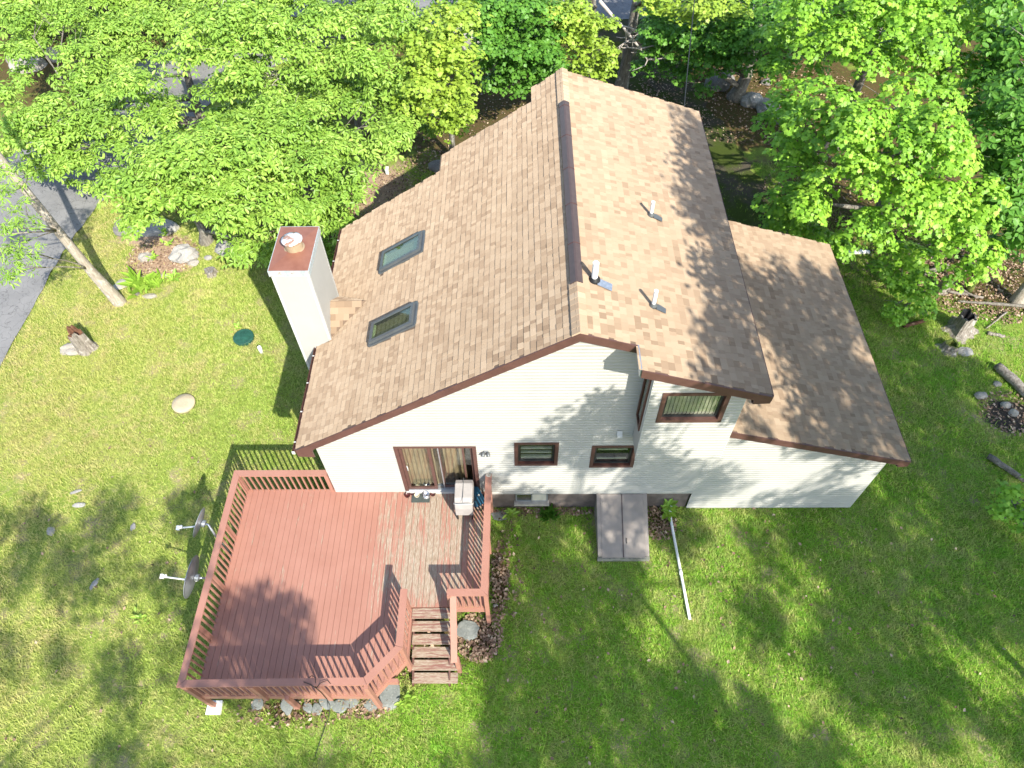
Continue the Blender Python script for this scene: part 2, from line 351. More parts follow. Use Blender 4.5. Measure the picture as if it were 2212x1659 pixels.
GZ = .02*np.sin(P2[:,0]*1.7+.4)*np.sin(P2[:,1]*1.3)+.012*np.sin(P2[:,0]*3.9+P2[:,1]*2.2)-.03
me = bpy.data.meshes.new('ground'); nx, ny = len(gx), len(gy)
V = np.stack([P2[:,0],P2[:,1],GZ],1); me.vertices.add(len(V)); me.vertices.foreach_set('co', V.astype(np.float32).ravel())
I = (np.arange(ny-1)[:,None]*nx+np.arange(nx-1)[None]).ravel(); Q = np.stack([I,I+1,I+1+nx,I+nx],1)
me.loops.add(Q.size); me.loops.foreach_set('vertex_index', Q.ravel().astype(np.int32)); me.polygons.add(len(Q)); me.polygons.foreach_set('loop_start', np.arange(0,Q.size,4,dtype=np.int32))
for nm, val in (('litter', np.maximum(field(P2,LITTER_SHADE),far)), ('ash', field(P2,ASH)), ('mulch', field(P2,MULCH))):
    me.attributes.new(nm,'FLOAT','POINT').data.foreach_set('value', val.astype(np.float32))
me.update(calc_edges=True); structure(link('ground', me, 'ground', smooth=True))

def ribbon(name, pts, widths, z, mat, wob=.12, seed=1):
    pts = [Vector((*p,0)) for p in pts]; q = random.Random(seed); out = []
    def cr(p0,p1,p2,p3,t): return .5*((2*p1)+(p2-p0)*t+(2*p0-5*p1+4*p2-p3)*t*t+(3*p1-p0-3*p2+p3)*t**3)
    ws = []
    for i in range(len(pts)-1):
        a,b,c,d = pts[max(i-1,0)],pts[i],pts[i+1],pts[min(i+2,len(pts)-1)]
        for k in range(14): out.append(cr(a,b,c,d,k/14)); ws.append(widths[i]+(widths[i+1]-widths[i])*k/14)
    mb = MB(); vs = []
    for i, p in enumerate(out):
        d = (out[min(i+1,len(out)-1)]-out[max(i-1,0)]).normalized(); r = Vector((d.y,-d.x,0))
        for s in (-1,1): e = p+r*s*(ws[i]/2+q.uniform(-wob,wob)); vs.append((e.x,e.y,z))
    mb.add(vs, [(2*i,2*i+1,2*i+3,2*i+2) for i in range(len(out)-1)])
    return structure(mb.build(name, mat))
ribbon('road', [(-19.6,-20),(-19.4,-4),(-19.25,6),(-19.0,12),(-17.2,18),(-13,24.5),(-5,28.5),(4.5,29),(14,29.5),(30,34)], [5.4]*10, .02, 'asphalt', .05)
ribbon('driveway', [(5.6,30),(5.4,25),(5.9,20.5),(7.3,15.5),(8.2,11),(7.6,7.0)], [4,3.6,3.6,3.2,3.2,3.6], .012, 'gravel', .2, 3)

# ------------------------------------------------------------------ house
RX, RZ = 1.08, 7.76
tL, tR, tG = tan(radians(33.05)), tan(radians(18.28)), tan(radians(16.57))
zL = lambda x: RZ-(RX-x)*tL
zR = lambda x: RZ-(x-RX)*tR
zG = lambda x: 3.02+(9.13-x)*tG
EL, ER, EG = -5.2, 4.80, 9.13
house = thing('house', 'white sided house with tan shingle roof, brown trim and tall chimney', 'house', (0,4,0))
H = lambda mb, name, mat, smooth=False: mb.build(name, mat, house, smooth)

def siding(mb, y, sgn, z0, zt, xl, xr, holes=(), pitch=.105, depth=.030):
    """lap siding facing -y (sgn=-1): courses between z0 and the top line zt(x), x from xl to xr, openings skipped"""
    zmax = max(zt(xl), zt(xr), max(zt(xl+(xr-xl)*k/40) for k in range(41)))
    NC = int((zmax-z0)/pitch)+2
    cuts = sorted({round(z0+i*pitch, 5) for i in range(NC)} | {round(z0+(i+.62)*pitch, 5) for i in range(NC)} | {round(h[2],5) for h in holes} | {round(h[3],5) for h in holes})
    for a, b in zip(cuts[:-1], cuts[1:]):
        if b-a < 1e-4 or a < z0-1e-6: continue
        m = (a+b)/2; k = math.floor((m-z0)/pitch); base = z0+k*pitch
        pf = lambda z_: depth*(1-max(0,(z_-base)/pitch-.62)/.38*.93)
        ya = y+sgn*pf(a); yb = y+sgn*pf(b)
        xs = sorted({xl, xr} | {h[i] for h in holes if h[2] < m < h[3] for i in (0,1)})
        for x0, x1 in zip(xs[:-1], xs[1:]):
            xm = (x0+x1)/2
            if any(h[0] < xm < h[1] and h[2] < m < h[3] for h in holes): continue
            # clip against the roof line (piecewise): sample the range where zt > a
            N = 60; seg = [x0+(x1-x0)*i/N for i in range(N+1)]; ok = [x for x in seg if zt(x) > a]
            if not ok: continue
            l, r = ok[0], ok[-1]; okb = [x for x in seg if zt(x) > b]
            lb, rb = (okb[0], okb[-1]) if okb else ((l+r)/2, (l+r)/2)
            zb = b if okb else min(b, max(zt((l+r)/2), a+.001))
            mb.add([(l,ya,a),(r,ya,a),(rb,yb,zb),(lb,yb,zb),(l,y+.0005*sgn,a),(r,y+.0005*sgn,a)], [(0,1,2,3),(4,5,1,0)])

# openings: x0, x1, z0, z1 (rough opening inside the trim)
DOOR = (-2.96,-1.13,1.12,3.26); W1 = (-.09,.79,2.49,3.39); W2 = (1.74,2.65,2.38,3.24); CW = (2.87,4.04,5.33,6.20)
under = .16
def ztop(x):
    if x <= RX: return zL(x)-under
    if x <= 4.45: return zR(x)-under
    return zG(x)-under
mb = MB()
siding(mb, 0, -1, .90, ztop, -4.86, 4.455, [DOOR, W1, W2])
siding(mb, 0, -1, .03, ztop, 4.455, 8.88, [])
H(mb, 'front_wall', 'siding')
# cantilevered upper room
CB = 3.73
mb = MB(); siding(mb, -.6, -1, CB, lambda x: zR(x)-under, 2.56, 4.45, [CW]); H(mb, 'bay_front_wall', 'siding')
mb = MB(); mb.prism([(2.555,-.595,CB),(2.555,0,CB),(2.555,0,zR(2.55)-under),(2.555,-.595,zR(2.55)-under)], (.02,0,0)); H(mb, 'bay_side_wall', 'siding')
mb = MB(); mb.prism([(4.43,-.595,CB),(4.43,0,CB),(4.43,0,zR(4.45)-under),(4.43,-.595,zR(4.45)-under)], (.02,0,0)); H(mb, 'bay_side_wall', 'siding')
mb = MB(); mb.box(2.56,4.45,-.6,.0,CB-.03,CB-.002); H(mb, 'bay_floor', 'white_trim')
for x0, x1, y0, z0, z1 in ((2.545,2.64,-.622,CB-.01,zR(2.6)-under), (4.37,4.465,-.622,CB-.01,zR(4.45)-under), (8.80,8.895,-.022,.0,zG(8.85)-under), (-4.875,-4.78,-.022,.9,zL(-4.83)-under)):
    mb = MB(); mb.box(x0,x1,y0,y0+.02,z0,z1); H(mb, 'corner_board', 'white_trim')
mb = MB(); mb.box(-4.86,4.45,-.02,-.001,.865,.90); H(mb, 'starter_strip', 'white_trim')
# other walls
mb = MB(); mb.box(-4.86,-4.84,.01,7.0,.9,zL(-4.86)-under); H(mb, 'side_wall', 'siding')
mb = MB(); mb.box(4.43,4.45,.01,8.3,zG(4.45)-.3,zR(4.45)-under); H(mb, 'side_wall', 'siding')
mb = MB(); mb.box(4.43,4.45,7.06,8.3,0,zG(4.45)-.3); H(mb, 'side_wall', 'siding')
mb = MB(); mb.box(8.86,8.88,.01,6.9,0,zG(8.88)-under); H(mb, 'side_wall', 'siding')
mb = MB(); mb.prism([(4.47,6.88,0),(8.86,6.88,0),(8.86,6.88,zG(8.86)-under),(4.47,6.88,zG(4.47)-under)], (0,.02,0)); H(mb, 'rear_wall', 'siding')
mb = MB(); mb.prism([(-4.84,7.0,0),(-2.2,7.0,0),(-2.2,7.0,zL(-2.2)-under),(-4.84,7.0,zL(-4.84)-under)], (0,.02,0))
mb.prism([(-2.2,7.7,0),(.3,7.7,0),(.3,7.7,zL(.3)-under),(-2.2,7.7,zL(-2.2)-under)], (0,.02,0))
mb.prism([(.3,8.3,0),(4.43,8.3,0),(4.43,8.3,zR(4.43)-under),(RX,8.3,RZ-under),(.3,8.3,zL(.3)-under)], (0,.02,0)); H(mb, 'rear_wall', 'siding')
mb = MB(); mb.box(-4.85,4.44,.035,.2,-.1,.90); mb.box(-4.85,-4.65,.2,7.0,-.1,.9); H(mb, 'foundation', 'foundation')

# roof slabs
def slab(outline, zf, thick=.13, drop=.022):
    mb = MB(); mb.prism([(x,y,zf(x)-drop-thick) for x,y in outline], (0,0,thick)); return mb
OL = [(EL,-.3),(RX,-.3),(RX,8.5),(.33,8.5),(.33,7.9),(-2.18,7.9),(-2.18,7.2),(EL,7.2)]
OR = [(RX,-.3),(2.2,-.3),(2.2,-.87),(ER,-.87),(ER,8.5),(RX,8.5)]
OG = [(4.45,-.3),(EG,-.3),(EG,7.06),(4.45,7.06)]
roof = H(slab(OL, zL), 'roof', 'roof_under')
roof_b = H(slab(OR, zR), 'roof', 'roof_under'); roof_c = H(slab(OG, zG), 'roof', 'roof_under')

# shingles: real tabs, nearest 300 as single objects
EXPO = .146
tabs = []   # (origin, ax(along), ay(upslope), az(normal), width, thick, roof object)
def inside(poly, x, y):
    c = False; n = len(poly)
    for i in range(n):
        (x1,y1),(x2,y2) = poly[i],poly[(i+1)%n]
        if (y1 > y) != (y2 > y) and x < (x2-x1)*(y-y1)/(y2-y1)+x1: c = not c
    return c
WID = (.085,.10,.12,.15,.19)
HOLES = [(-3.62,-2.40,4.24,5.02),(-3.62,-2.40,1.83,2.59),(-4.99,-4.80,2.72,4.2)]
def cover(outline, zf, slope, xe, xr, sgn, ro, over=.012):
    ca, sa = cos(slope), sin(slope)
    ay = Vector((sgn*ca,0,sa)); az = Vector((-sgn*sa,0,ca)); ax = ay.cross(az)
    length = abs(xr-xe)/ca; nc = int(length/EXPO)
    ys = [p[1] for p in outline]
    for k in range(nc+1):
        d = k*EXPO; x = xe+sgn*d*ca-sgn*over*(k == 0)
        yv = min(ys)-rnd.uniform(0,.2)
        runtone = rnd.random()
        while yv < max(ys):
            w = rnd.choice(WID)
            ym = yv+w/2; xm = xe+sgn*(d+EXPO/2)*ca
            if inside(outline, xm, ym) and not any(a < xm < b and c < ym < e for a,b,c,e in (HOLES if sgn > 0 and xe < 0 else ())):
                y0, y1 = yv, yv+w
                # clip to outline ends
                for e in sorted(set(ys)):
                    if y0 < e < y1 and inside(outline, xm, e-.005) != inside(outline, xm, e+.005):
                        if inside(outline, xm, e-.005): y1 = e+.012
                        else: y0 = e-.012
                ww = y1-y0
                o = Vector((x, y0 if ax.y > 0 else y1, 0)); o.z = zf(x)-.021
                tone = min(1,max(0,.62*rnd.random()+.2*rnd.random()+.18*runtone))
                th = rnd.choice((.008,.009,.013,.015))
                tabs.append((o, ax, ay, az, ww-.003, th, ro, tone))
            yv += w
cover(OL, zL, radians(33.05), EL, RX, 1, roof)
cover(OR, zR, radians(18.28), ER, RX, -1, roof_b)
cover(OG, zG, radians(16.57), EG, 4.45, -1, roof_c)
TV = np.array([(0,0,0),(1,0,0),(1,1,0),(0,1,0),(0,0,1),(1,0,1),(1,1,.12),(0,1,.12)], float)
TF = [(4,5,6,7),(0,1,5,4),(1,2,6,5),(3,0,4,7)]
order = sorted(range(len(tabs)), key=lambda i: (tabs[i][0]-CAM).length)
single = set()
cache = {}
for i in order:
    o, ax, ay, az, w, th, ro, tone = tabs[i]
    wq = round(w+.003, 3)
    if wq not in WID or len(single) >= 296: continue
    single.add(i)
    if (wq, th) not in cache:
        me = bpy.data.meshes.new('shingle'); s = np.array([w, EXPO+.03, th])
        me.from_pydata([tuple(p) for p in TV*s], [], TF); me.materials.append(MAT['shingle_single']); cache[(wq,th)] = me
    ob = bpy.data.objects.new('shingle', cache[(wq,th)]); COL.objects.link(ob); ob.parent = ro
    ob.matrix_basis = Matrix(((ax.x,ay.x,az.x,o.x),(ax.y,ay.y,az.y,o.y),(ax.z,ay.z,az.z,o.z),(0,0,0,1)))
for ro in (roof, roof_b, roof_c):
    rest = [tabs[i] for i in range(len(tabs)) if i not in single and tabs[i][6] is ro]
    V = np.zeros((len(rest),8,3)); R = np.zeros(len(rest))
    for j, (o, ax, ay, az, w, th, _, tone) in enumerate(rest):
        V[j] = np.array(o)+TV[:,0:1]*w*np.array(ax)+TV[:,1:2]*(EXPO+.03)*np.array(ay)+TV[:,2:3]*th*np.array(az); R[j] = tone
    so_ = bulk('shingles', V, TF, len(rest), 8, 'shingle', R, ro); so_['kind'] = 'stuff'
# ridge caps and vent
def saddle(y0, y1, lift):
    mb = MB(); a = .15; t = .02
    mb.add([(RX-a,y0,zL(RX-a)+lift),(RX,y0,RZ+lift+.012),(RX+a,y0,zR(RX+a)+lift),(RX-a,y1,zL(RX-a)+lift*.4),(RX,y1,RZ+lift*.4+.012),(RX+a,y1,zR(RX+a)+lift*.4),
            (RX-a,y0,zL(RX-a)-.01),(RX+a,y0,zR(RX+a)-.01)], [(0,1,4,3),(1,2,5,4),(6,7,2,1,0),(6,0,3),(7,5,2)])
    o = mb.build('ridge_shingle', 'shingle_single', roof); return o
y = -.32
while y < .93: saddle(y, y+.2, .022); y += .145
y = 7.02
while y < 8.42: saddle(y, min(y+.2,8.52), .022); y += .145
mb = MB(); y0, y1 = .95, 7.02
pr = [(RX-.125,zL(RX-.125)+.02),(RX-.12,zL(RX-.12)+.045),(RX-.02,RZ+.04),(RX+.02,RZ+.04),(RX+.12,zR(RX+.12)+.035),(RX+.125,zR(RX+.125)+.012)]
mb.prism([(x,y0,z) for x,z in pr][::-1], (0,y1-y0,0)); rv = H(mb, 'ridge_vent', 'vent_brown')
for k in range(5):
    yy = y0+(k+.9)*1.2; mb = MB(); mb.prism([(x+(-.004 if x < RX else .004),yy,z+.004) for x,z in pr][::-1], (0,.012,0)); mb.build('vent_joint', 'dark_brown', rv)
# cricket behind the chimney
cz = zL(-3.88)
mb = MB(); A = (-4.84,3.49,cz+.01); B = (-3.88,3.51,cz+.012); C1 = (-4.84,2.74,zL(-4.84)+.015); C2 = (-4.84,4.24,zL(-4.84)+.015)
mb.add([A,B,C1,C2], [(0,2,1),(0,1,3)]); ck = H(mb, 'cricket', 'roof_under')
q = 0
for side, C in ((1,C1),(-1,C2)):
    A_, B_, C_ = Vector(A), Vector(B), Vector(C); nrm = (C_-A_).cross(B_-A_) if side == 1 else (B_-A_).cross(C_-A_); nrm.normalize()
    rows = 6
    for r in range(rows):
        t0, t1 = r/rows, (r+1)/rows; wlen = 1-t0-.0
        k = 0; u = 0.0
        while u < 1-t1+.02:
            du = rnd.uniform(.18,.3); u1 = min(u+du, 1-t1+.04)
            P = lambda uu, tt: A_+(B_-A_)*uu+(C_-A_)*tt+nrm*.004
            a, b, c, d = P(u,t1),P(u1,t1),P(min(u1,1-t0),t0),P(u,t0)
            if u1-u > .03: MB().add([a+nrm*.014,b+nrm*.014,c+nrm*.003,d+nrm*.003,a,b], [(0,1,2,3),(4,5,1,0)]).build('shingle', 'shingle_single', ck)
            u = u1

# fascia and rakes (brown)
def rake(pts_top, y, h, name='rake_board', t=.035):
    mb = MB(); mb.prism([(x,y,z) for x,z in pts_top]+[(x,y,z-h) for x,z in reversed(pts_top)], (0,t,0)); return H(mb, name, 'brown_trim')
e = .018
mb = MB()
mb.prism([(EL,-.335,zL(EL)-e),(RX,-.335,RZ-e),(RX,-.335,RZ-e-.23),(-4.82,-.335,zL(-4.82)-e-.23),(-4.82,-.335,3.36),(EL,-.335,3.40)], (0,.035,0)); H(mb, 'rake_board', 'brown_trim')
rake([(RX,RZ-e),(2.19,zR(2.19)-e)], -.335, .21)
mb = MB(); mb.prism([(2.2,-.905,zR(2.2)-e),(ER,-.905,zR(ER)-e),(ER,-.905,zR(ER)-e-.21),(4.47,-.905,zR(ER)-e-.23),(4.47,-.905,zR(4.47)-e-.21),(2.2,-.905,zR(2.2)-e-.21)], (0,.035,0)); H(mb, 'rake_board', 'brown_trim')
mb = MB(); mb.prism([(4.46,-.335,zG(4.46)-e),(EG,-.335,zG(EG)-e),(EG,-.335,zG(EG)-e-.2),(8.9,-.335,zG(EG)-e-.22),(8.9,-.335,zG(8.9)-e-.2),(4.46,-.335,zG(4.46)-e-.2)], (0,.035,0)); H(mb, 'rake_board', 'brown_trim')
mb = MB(); mb.box(2.17,2.2,-.87,-.3,zR(2.2)-.24,zR(2.2)-.01); H(mb, 'rake_return', 'galv')
for x0,x1,y0,y1,z in ((EL-.03,EL,-.3,7.2,zL(EL)-e),(ER,ER+.03,-.87,8.5,zR(ER)-e),(EG,EG+.03,-.3,7.06,zG(EG)-e)):
    mb = MB(); mb.box(x0,x1,y0,y1,z-.19,z); H(mb, 'eave_board', 'brown_trim')
# soffits
for poly in ([(EL,-.3,3.42),(-4.87,-.3,3.42),(-4.87,7.2,3.42),(EL,7.2,3.42)], [(4.46,-.87,6.27),(ER,-.87,6.27),(ER,8.5,6.27),(4.46,8.5,6.27)], [(8.89,-.3,2.76),(EG,-.3,2.76),(EG,7.06,2.76),(8.89,7.06,2.76)]):
    mb = MB(); mb.prism(poly, (0,0,.02)); H(mb, 'soffit', 'brown_trim')
for p0, p1 in (([(-4.9,zL(-4.9)),(RX,RZ)], None),):
    mb = MB(); mb.prism([(-5.1,-.3,zL(-5.1)-.20),(RX,-.3,RZ-.20),(RX,-.02,RZ-.20),(-5.1,-.02,zL(-5.1)-.20)], (0,0,.02)); H(mb, 'soffit', 'brown_trim')
mb = MB(); mb.prism([(2.2,-.87,zR(2.2)-.20),(ER,-.87,zR(ER)-.20),(ER,-.62,zR(ER)-.20),(2.2,-.62,zR(2.2)-.20)], (0,0,.02)); H(mb, 'soffit', 'brown_trim')
mb = MB(); mb.prism([(RX,-.3,RZ-.2),(2.54,-.3,zR(2.54)-.2),(2.54,-.02,zR(2.54)-.2),(RX,-.02,RZ-.2)], (0,0,.02)); mb.prism([(2.2,-.62,zR(2.2)-.2),(2.55,-.62,zR(2.55)-.2),(2.55,-.3,zR(2.55)-.2),(2.2,-.3,zR(2.2)-.2)], (0,0,.02)); H(mb, 'soffit', 'brown_trim')
mb = MB(); mb.prism([(4.46,-.3,zG(4.46)-.2),(EG,-.3,zG(EG)-.2),(EG,-.02,zG(EG)-.2),(4.46,-.02,zG(4.46)-.2)], (0,0,.02)); H(mb, 'soffit', 'brown_trim')
# gutter along the low left eave and drip edges
mb = MB(); gz = zL(EL)-.03
mb.prism([(EL-.03,-.34,gz-.10),(EL-.08,-.34,gz-.10),(EL-.09,-.34,gz-.01),(EL-.085,-.34,gz-.005),(EL-.07,-.34,gz-.085),(EL-.03,-.34,gz-.085)], (0,7.56,0)); gt = H(mb, 'gutter', 'brown_trim')
mb = MB(); mb.box(EL-.09,EL-.02,-.36,-.34,gz-.10,gz); mb.build('gutter_end', 'white_trim', gt)
for k in range(9):
    mb = MB(); mb.box(EL-.088,EL-.03,-.1+k*.85,-.07+k*.85,gz-.01,gz-.003); mb.build('gutter_strap', 'white_trim', gt)

# ---- windows
def window(x0, x1, z0, z1, y, trim=.085, slats=4):
    w = MB(); w.box(x0,x1,y+.05,y+.075,z0,z1)                       # sash back
    w = MB()
    for a,b,c,d in ((x0-trim,x1+trim,z1,z1+trim),(x0-trim,x1+trim,z0-trim,z0),(x0-trim,x0,z0,z1),(x1,x1+trim,z0,z1)):
        w.box(a,b,y-.045,y+.03,c,d)
    win = H(w, 'window', 'brown_trim')
    r = MB()
    for a,b,c,d in ((x0,x1,z1-.005,z1),(x0,x1,z0,z0+.005),(x0,x0+.005,z0+.005,z1-.005),(x1-.005,x1,z0+.005,z1-.005)): r.box(a,b,y-.03,y+.10,c,d)
    r.build('reveal', 'dark_brown', win)
    s = MB(); g = .055
    for a,b,c,d in ((x0+.006,x1-.006,z1-g,z1-.006),(x0+.006,x1-.006,z0+.006,z0+g),(x0+.006,x0+g,z0+g,z1-g),(x1-g,x1-.006,z0+g,z1-g)): s.box(a,b,y+.03,y+.075,c,d)
    s.build('sash', 'sash', win)
    p = MB(); p.box(x0+g,x1-g,y+.05,y+.056,z0+g,z1-g); p.build('pane', 'glass', win)
    b_ = MB(); b_.box(x0,x1,y+.42,y+.44,z0-.1,z1+.1); b_.box(x0-.02,x0,y+.10,y+.42,z0-.1,z1+.1); b_.box(x1,x1+.02,y+.10,y+.42,z0-.1,z1+.1); b_.box(x0,x1,y+.10,y+.42,z0-.12,z0-.1); b_.box(x0,x1,y+.10,y+.42,z1+.1,z1+.12)
    b_.build('room', 'interior', win)
    tr = MB(); k = .016
    for a,b,c,d in ((x0-trim-.03,x1+trim+.03,z1+trim,z1+trim+.03),(x0-trim-.03,x1+trim+.03,z0-trim-.03,z0-trim),(x0-trim-.03,x0-trim,z0-trim,z1+trim),(x1+trim,x1+trim+.03,z0-trim,z1+trim)): tr.box(a,b,y-.022,y-.001,c,d)
    tr.build('outer_casing', 'white_trim', win)
    return win
w1 = window(*W1, 0)
for k in range(4):
    z = W1[2]+.14+k*.185; mb = MB(); mb.box(W1[0]+.07,W1[1]-.07,.075,.12,z,z+.055); mb.build('louvre_bar', 'white_trim', w1)
mb = MB(); mb.box(W1[0]+.07,W1[1]-.07,.082,.13,W1[2]+.06,W1[2]+.12); mb.build('louvre_bar', 'white_trim', w1)
w2 = window(*W2, 0)
for k in (0,2):
    z = W2[2]+.12+k*.21; mb = MB(); mb.box(W2[0]+.1,W2[1]-.1,.09,.12,z,z+.04); mb.build('louvre_bar', 'interior_light', w2)
w3 = window(*CW, -.6, trim=.09)
n = 14
for k in range(n):
    x = CW[0]+.07+k*.078; mb = MB(); mb.prism([(x,-.53,CW[2]+.06),(x+.074,-.512,CW[2]+.06),(x+.074,-.512,CW[3]-.06),(x,-.53,CW[3]-.06)], (0,.004,0)); mb.build('blind_slat', 'blind', w3)
mb = MB(); mb.box(CW[0],CW[1],-.652,-.53,CW[2]-.02,CW[2]+.02); mb.build('sill', 'brown_trim', w3)
# side window of the bay (seen edge-on)
mb = MB()
for a,b,c,d in ((-.52,-.08,6.86,6.95),(-.52,-.08,4.72,4.82),(-.52,-.44,4.82,6.86),(-.16,-.08,4.82,6.86)): mb.box(2.50,2.556,a,b,c,d)
w4 = H(mb, 'window', 'dark_brown'); mb = MB(); mb.box(2.52,2.53,-.44,-.16,4.82,6.86); mb.build('pane', 'glass', w4); mb = MB(); mb.box(2.545,2.553,-.44,-.16,4.82,6.86); mb.build('backing', 'interior', w4)
mb = MB(); mb.box(2.53,2.56,-.55,-.52,4.70,6.97); mb.box(2.53,2.56,-.08,-.05,4.70,6.97); mb.build('outer_casing', 'white_trim', w4)
# ---- sliding door
x0,x1,z0,z1 = DOOR
mb = MB()
for a,b,c,d in ((x0-.07,x1+.05,z1,z1+.06),(x0-.07,x0+.02,z0,z1),(x1-.04,x1+.05,z0,z1)): mb.box(a,b,-.05,.06,c,d)
door = H(mb, 'sliding_door', 'brown_trim')
mb = MB(); mb.box(x0-.05,x1+.03,-.085,.10,z0-.09,z0); mb.build('sill', 'white_trim', door)
mb = MB(); mb.box(x0,x1,-.03,.10,z0,z0+.03); mb.build('track', 'galv', door)
def panel(a, b, y, sw, mat='brown_trim'):
    p = MB(); t0, t1 = z0+.03, z1-.005
    for q in ((a,a+sw,t0,t1),(b-sw,b,t0,t1),(a+sw,b-sw,t0,t0+.11),(a+sw,b-sw,t1-.05,t1)): p.box(q[0],q[1],y,y+.035,q[2],q[3])
    o = p.build('door_panel', mat, door)
    return o, (a+sw,b-sw,t0+.11,t1-.05)
for a,b,y,sw in ((x0+.025,x0+.78,-.01,.075),(x0+.93,x1-.045,.04,.06)):
    o, g = panel(a,b,y,sw)
    m = MB(); m.box(g[0],g[1],y+.014,y+.02,g[2],g[3]); m.build('pane', 'glass', door)
mb = MB(); mb.box(-1.43,-1.385,.0,.03,z0+.03,z1-.01); mb.build('screen_stile', 'brown_trim', door)
mb = MB(); mb.box(-2.015,-1.99,.0,.028,z0+.03,z1-.01); mb.build('screen_stile', 'galv', door)
mb = MB(); mb.box(x0+.78,x0+.93,.045,.051,z0+.1,z1-.05); mb.build('pane', 'glass', door)
mb = MB(); mb.tube([(-2.84,-.012,2.18),(-2.82,-.05,2.2),(-2.82,-.05,2.36),(-2.84,-.012,2.38)], .012, 8); mb.build('door_handle', 'white_trim', door, True)
mb = MB(); mb.box(x0,x1,.95,.97,z0-.05,z1+.05); mb.box(x0-.02,x0,.1,.95,z0,z1); mb.box(x1,x1+.02,.1,.95,z0,z1); mb.box(x0,x1,.1,.95,z1,z1+.02); mb.box(x0,x1,.1,.95,z0-.04,z0-.005); mb.build('room', 'interior', door)
def curtain(a, b, y, zt, zb, folds):
    m = MB(); N = folds*8; vs = []
    for i in range(N+1):
        x = a+(b-a)*i/N; d = .035*sin(i/N*folds*2*pi)
        vs += [(x,y+d,zb),(x,y+d*.5,zt)]
    m.add(vs, [(2*i,2*i+2,2*i+3,2*i+1) for i in range(N)]); m.build('curtain', 'curtain', door, True)
curtain(-2.9,-2.16,.16,z1-.02,z0+.02,7); curtain(-1.95,-1.42,.30,z1-.02,z0+.02,4)

# ---- basement window
bx0,bx1,bz0,bz1 = -.17,.69,.40,.83
mb = MB()
for a,b,c,d in ((bx0,bx1,bz1-.035,bz1),(bx0,bx1,bz0,bz0+.035),(bx0,bx0+.035,bz0,bz1),(bx1-.035,bx1,bz0,bz1),(.245,.275,bz0,bz1)): mb.box(a,b,.0,.033,c,d)
bw = H(mb, 'basement_window', 'grey_metal')
mb = MB(); mb.box(bx0+.035,.245,.012,.018,bz0+.035,bz1-.035); mb.build('pane', 'glass', bw); mb = MB(); mb.box(.275,bx1-.035,.012,.018,bz0+.035,bz1-.035); mb.build('pane', 'blind', bw)
mb = MB(); mb.box(bx0-.04,bx1+.04,-.09,.034,bz0-.10,bz0); mb.build('sill', 'concrete', bw)
# ---- wall fittings
mb = MB(); mb.box(2.18,2.30,-.03,-.016,3.80,3.98); vh = H(mb, 'wall_vent', 'white_trim')
mb = MB(); mb.prism([(2.18,-.03,3.96),(2.18,-.13,3.84),(2.18,-.13,3.80),(2.18,-.03,3.80)], (.12,0,0)); mb.build('hood', 'white_trim', vh)
mb = MB(); mb.box(-.90,-.80,-.05,-.016,3.0,3.12); fl = H(mb, 'flood_light', 'grey_metal')
for dx in (-.07,.05):
    mb = MB(); mb.lathe((-.85+dx,-.09,3.05), [(.02,-.06),(.045,-.03),(.05,.05),(.045,.06)], 12, tilt=(dx*3,-.8,-.55)); mb.build('lamp_head', 'skylight_frame', fl, True)
# ---- skylights
def skylight(xa, xb, ya, yb, stripes):
    sl = radians(33.05); up = Vector((cos(sl),0,sin(sl))); nm = Vector((-sin(sl),0,cos(sl))); o = Vector((xa,ya,zL(xa))); L = (xb-xa)/cos(sl); Wd = yb-ya
    P = lambda u, v, h: o+up*u+Vector((0,1,0))*v+nm*h
    def bx(m, u0,u1,v0,v1,h0,h1): m.add([P(u0,v0,h0),P(u1,v0,h0),P(u1,v1,h0),P(u0,v1,h0),P(u0,v0,h1),P(u1,v0,h1),P(u1,v1,h1),P(u0,v1,h1)], [(0,1,2,3)[::-1],(4,5,6,7),(0,1,5,4),(1,2,6,5),(2,3,7,6),(3,0,4,7)][::1])
    m = MB(); b = .075
    bx(m,0,L,0,b,-.03,.09); bx(m,0,L,Wd-b,Wd,-.03,.09); bx(m,0,b,b,Wd-b,-.03,.09); bx(m,L-b,L,b,Wd-b,-.03,.09)
    sk = H(m, 'skylight', 'skylight_frame')
    m = MB(); bx(m,-.05,L+.06,-.05,0,-.02,.028); bx(m,-.05,L+.06,Wd,Wd+.05,-.02,.028); bx(m,-.07,0,0,Wd,-.02,.028); bx(m,L,L+.08,0,Wd,-.02,.028); m.build('flashing', 'skylight_frame', sk)
    m = MB(); bx(m,b,L-b,b,Wd-b,.06,.068); m.build('pane', 'sky_glass', sk)
    m = MB(); d = -.42
    bx(m,b,L-b,b,Wd-b,d-.02,d); bx(m,b-.01,b,b,Wd-b,d,.058); bx(m,L-b,L-b+.01,b,Wd-b,d,.058); bx(m,b,L-b,b-.01,b,d,.058); bx(m,b,L-b,Wd-b,Wd-b+.01,d,.058); m.build('shaft', 'interior_light', sk)
    if stripes:
        for k in range(6):
            m = MB(); u = .25+k*.15; bx(m,u,u+.045,b+.02,Wd-b-.02,d+.01,d+.05); m.build('baffle', 'blind', sk)
skylight(-3.56,-2.46,4.30,4.97,False); skylight(-3.54,-2.44,1.89,2.53,True)
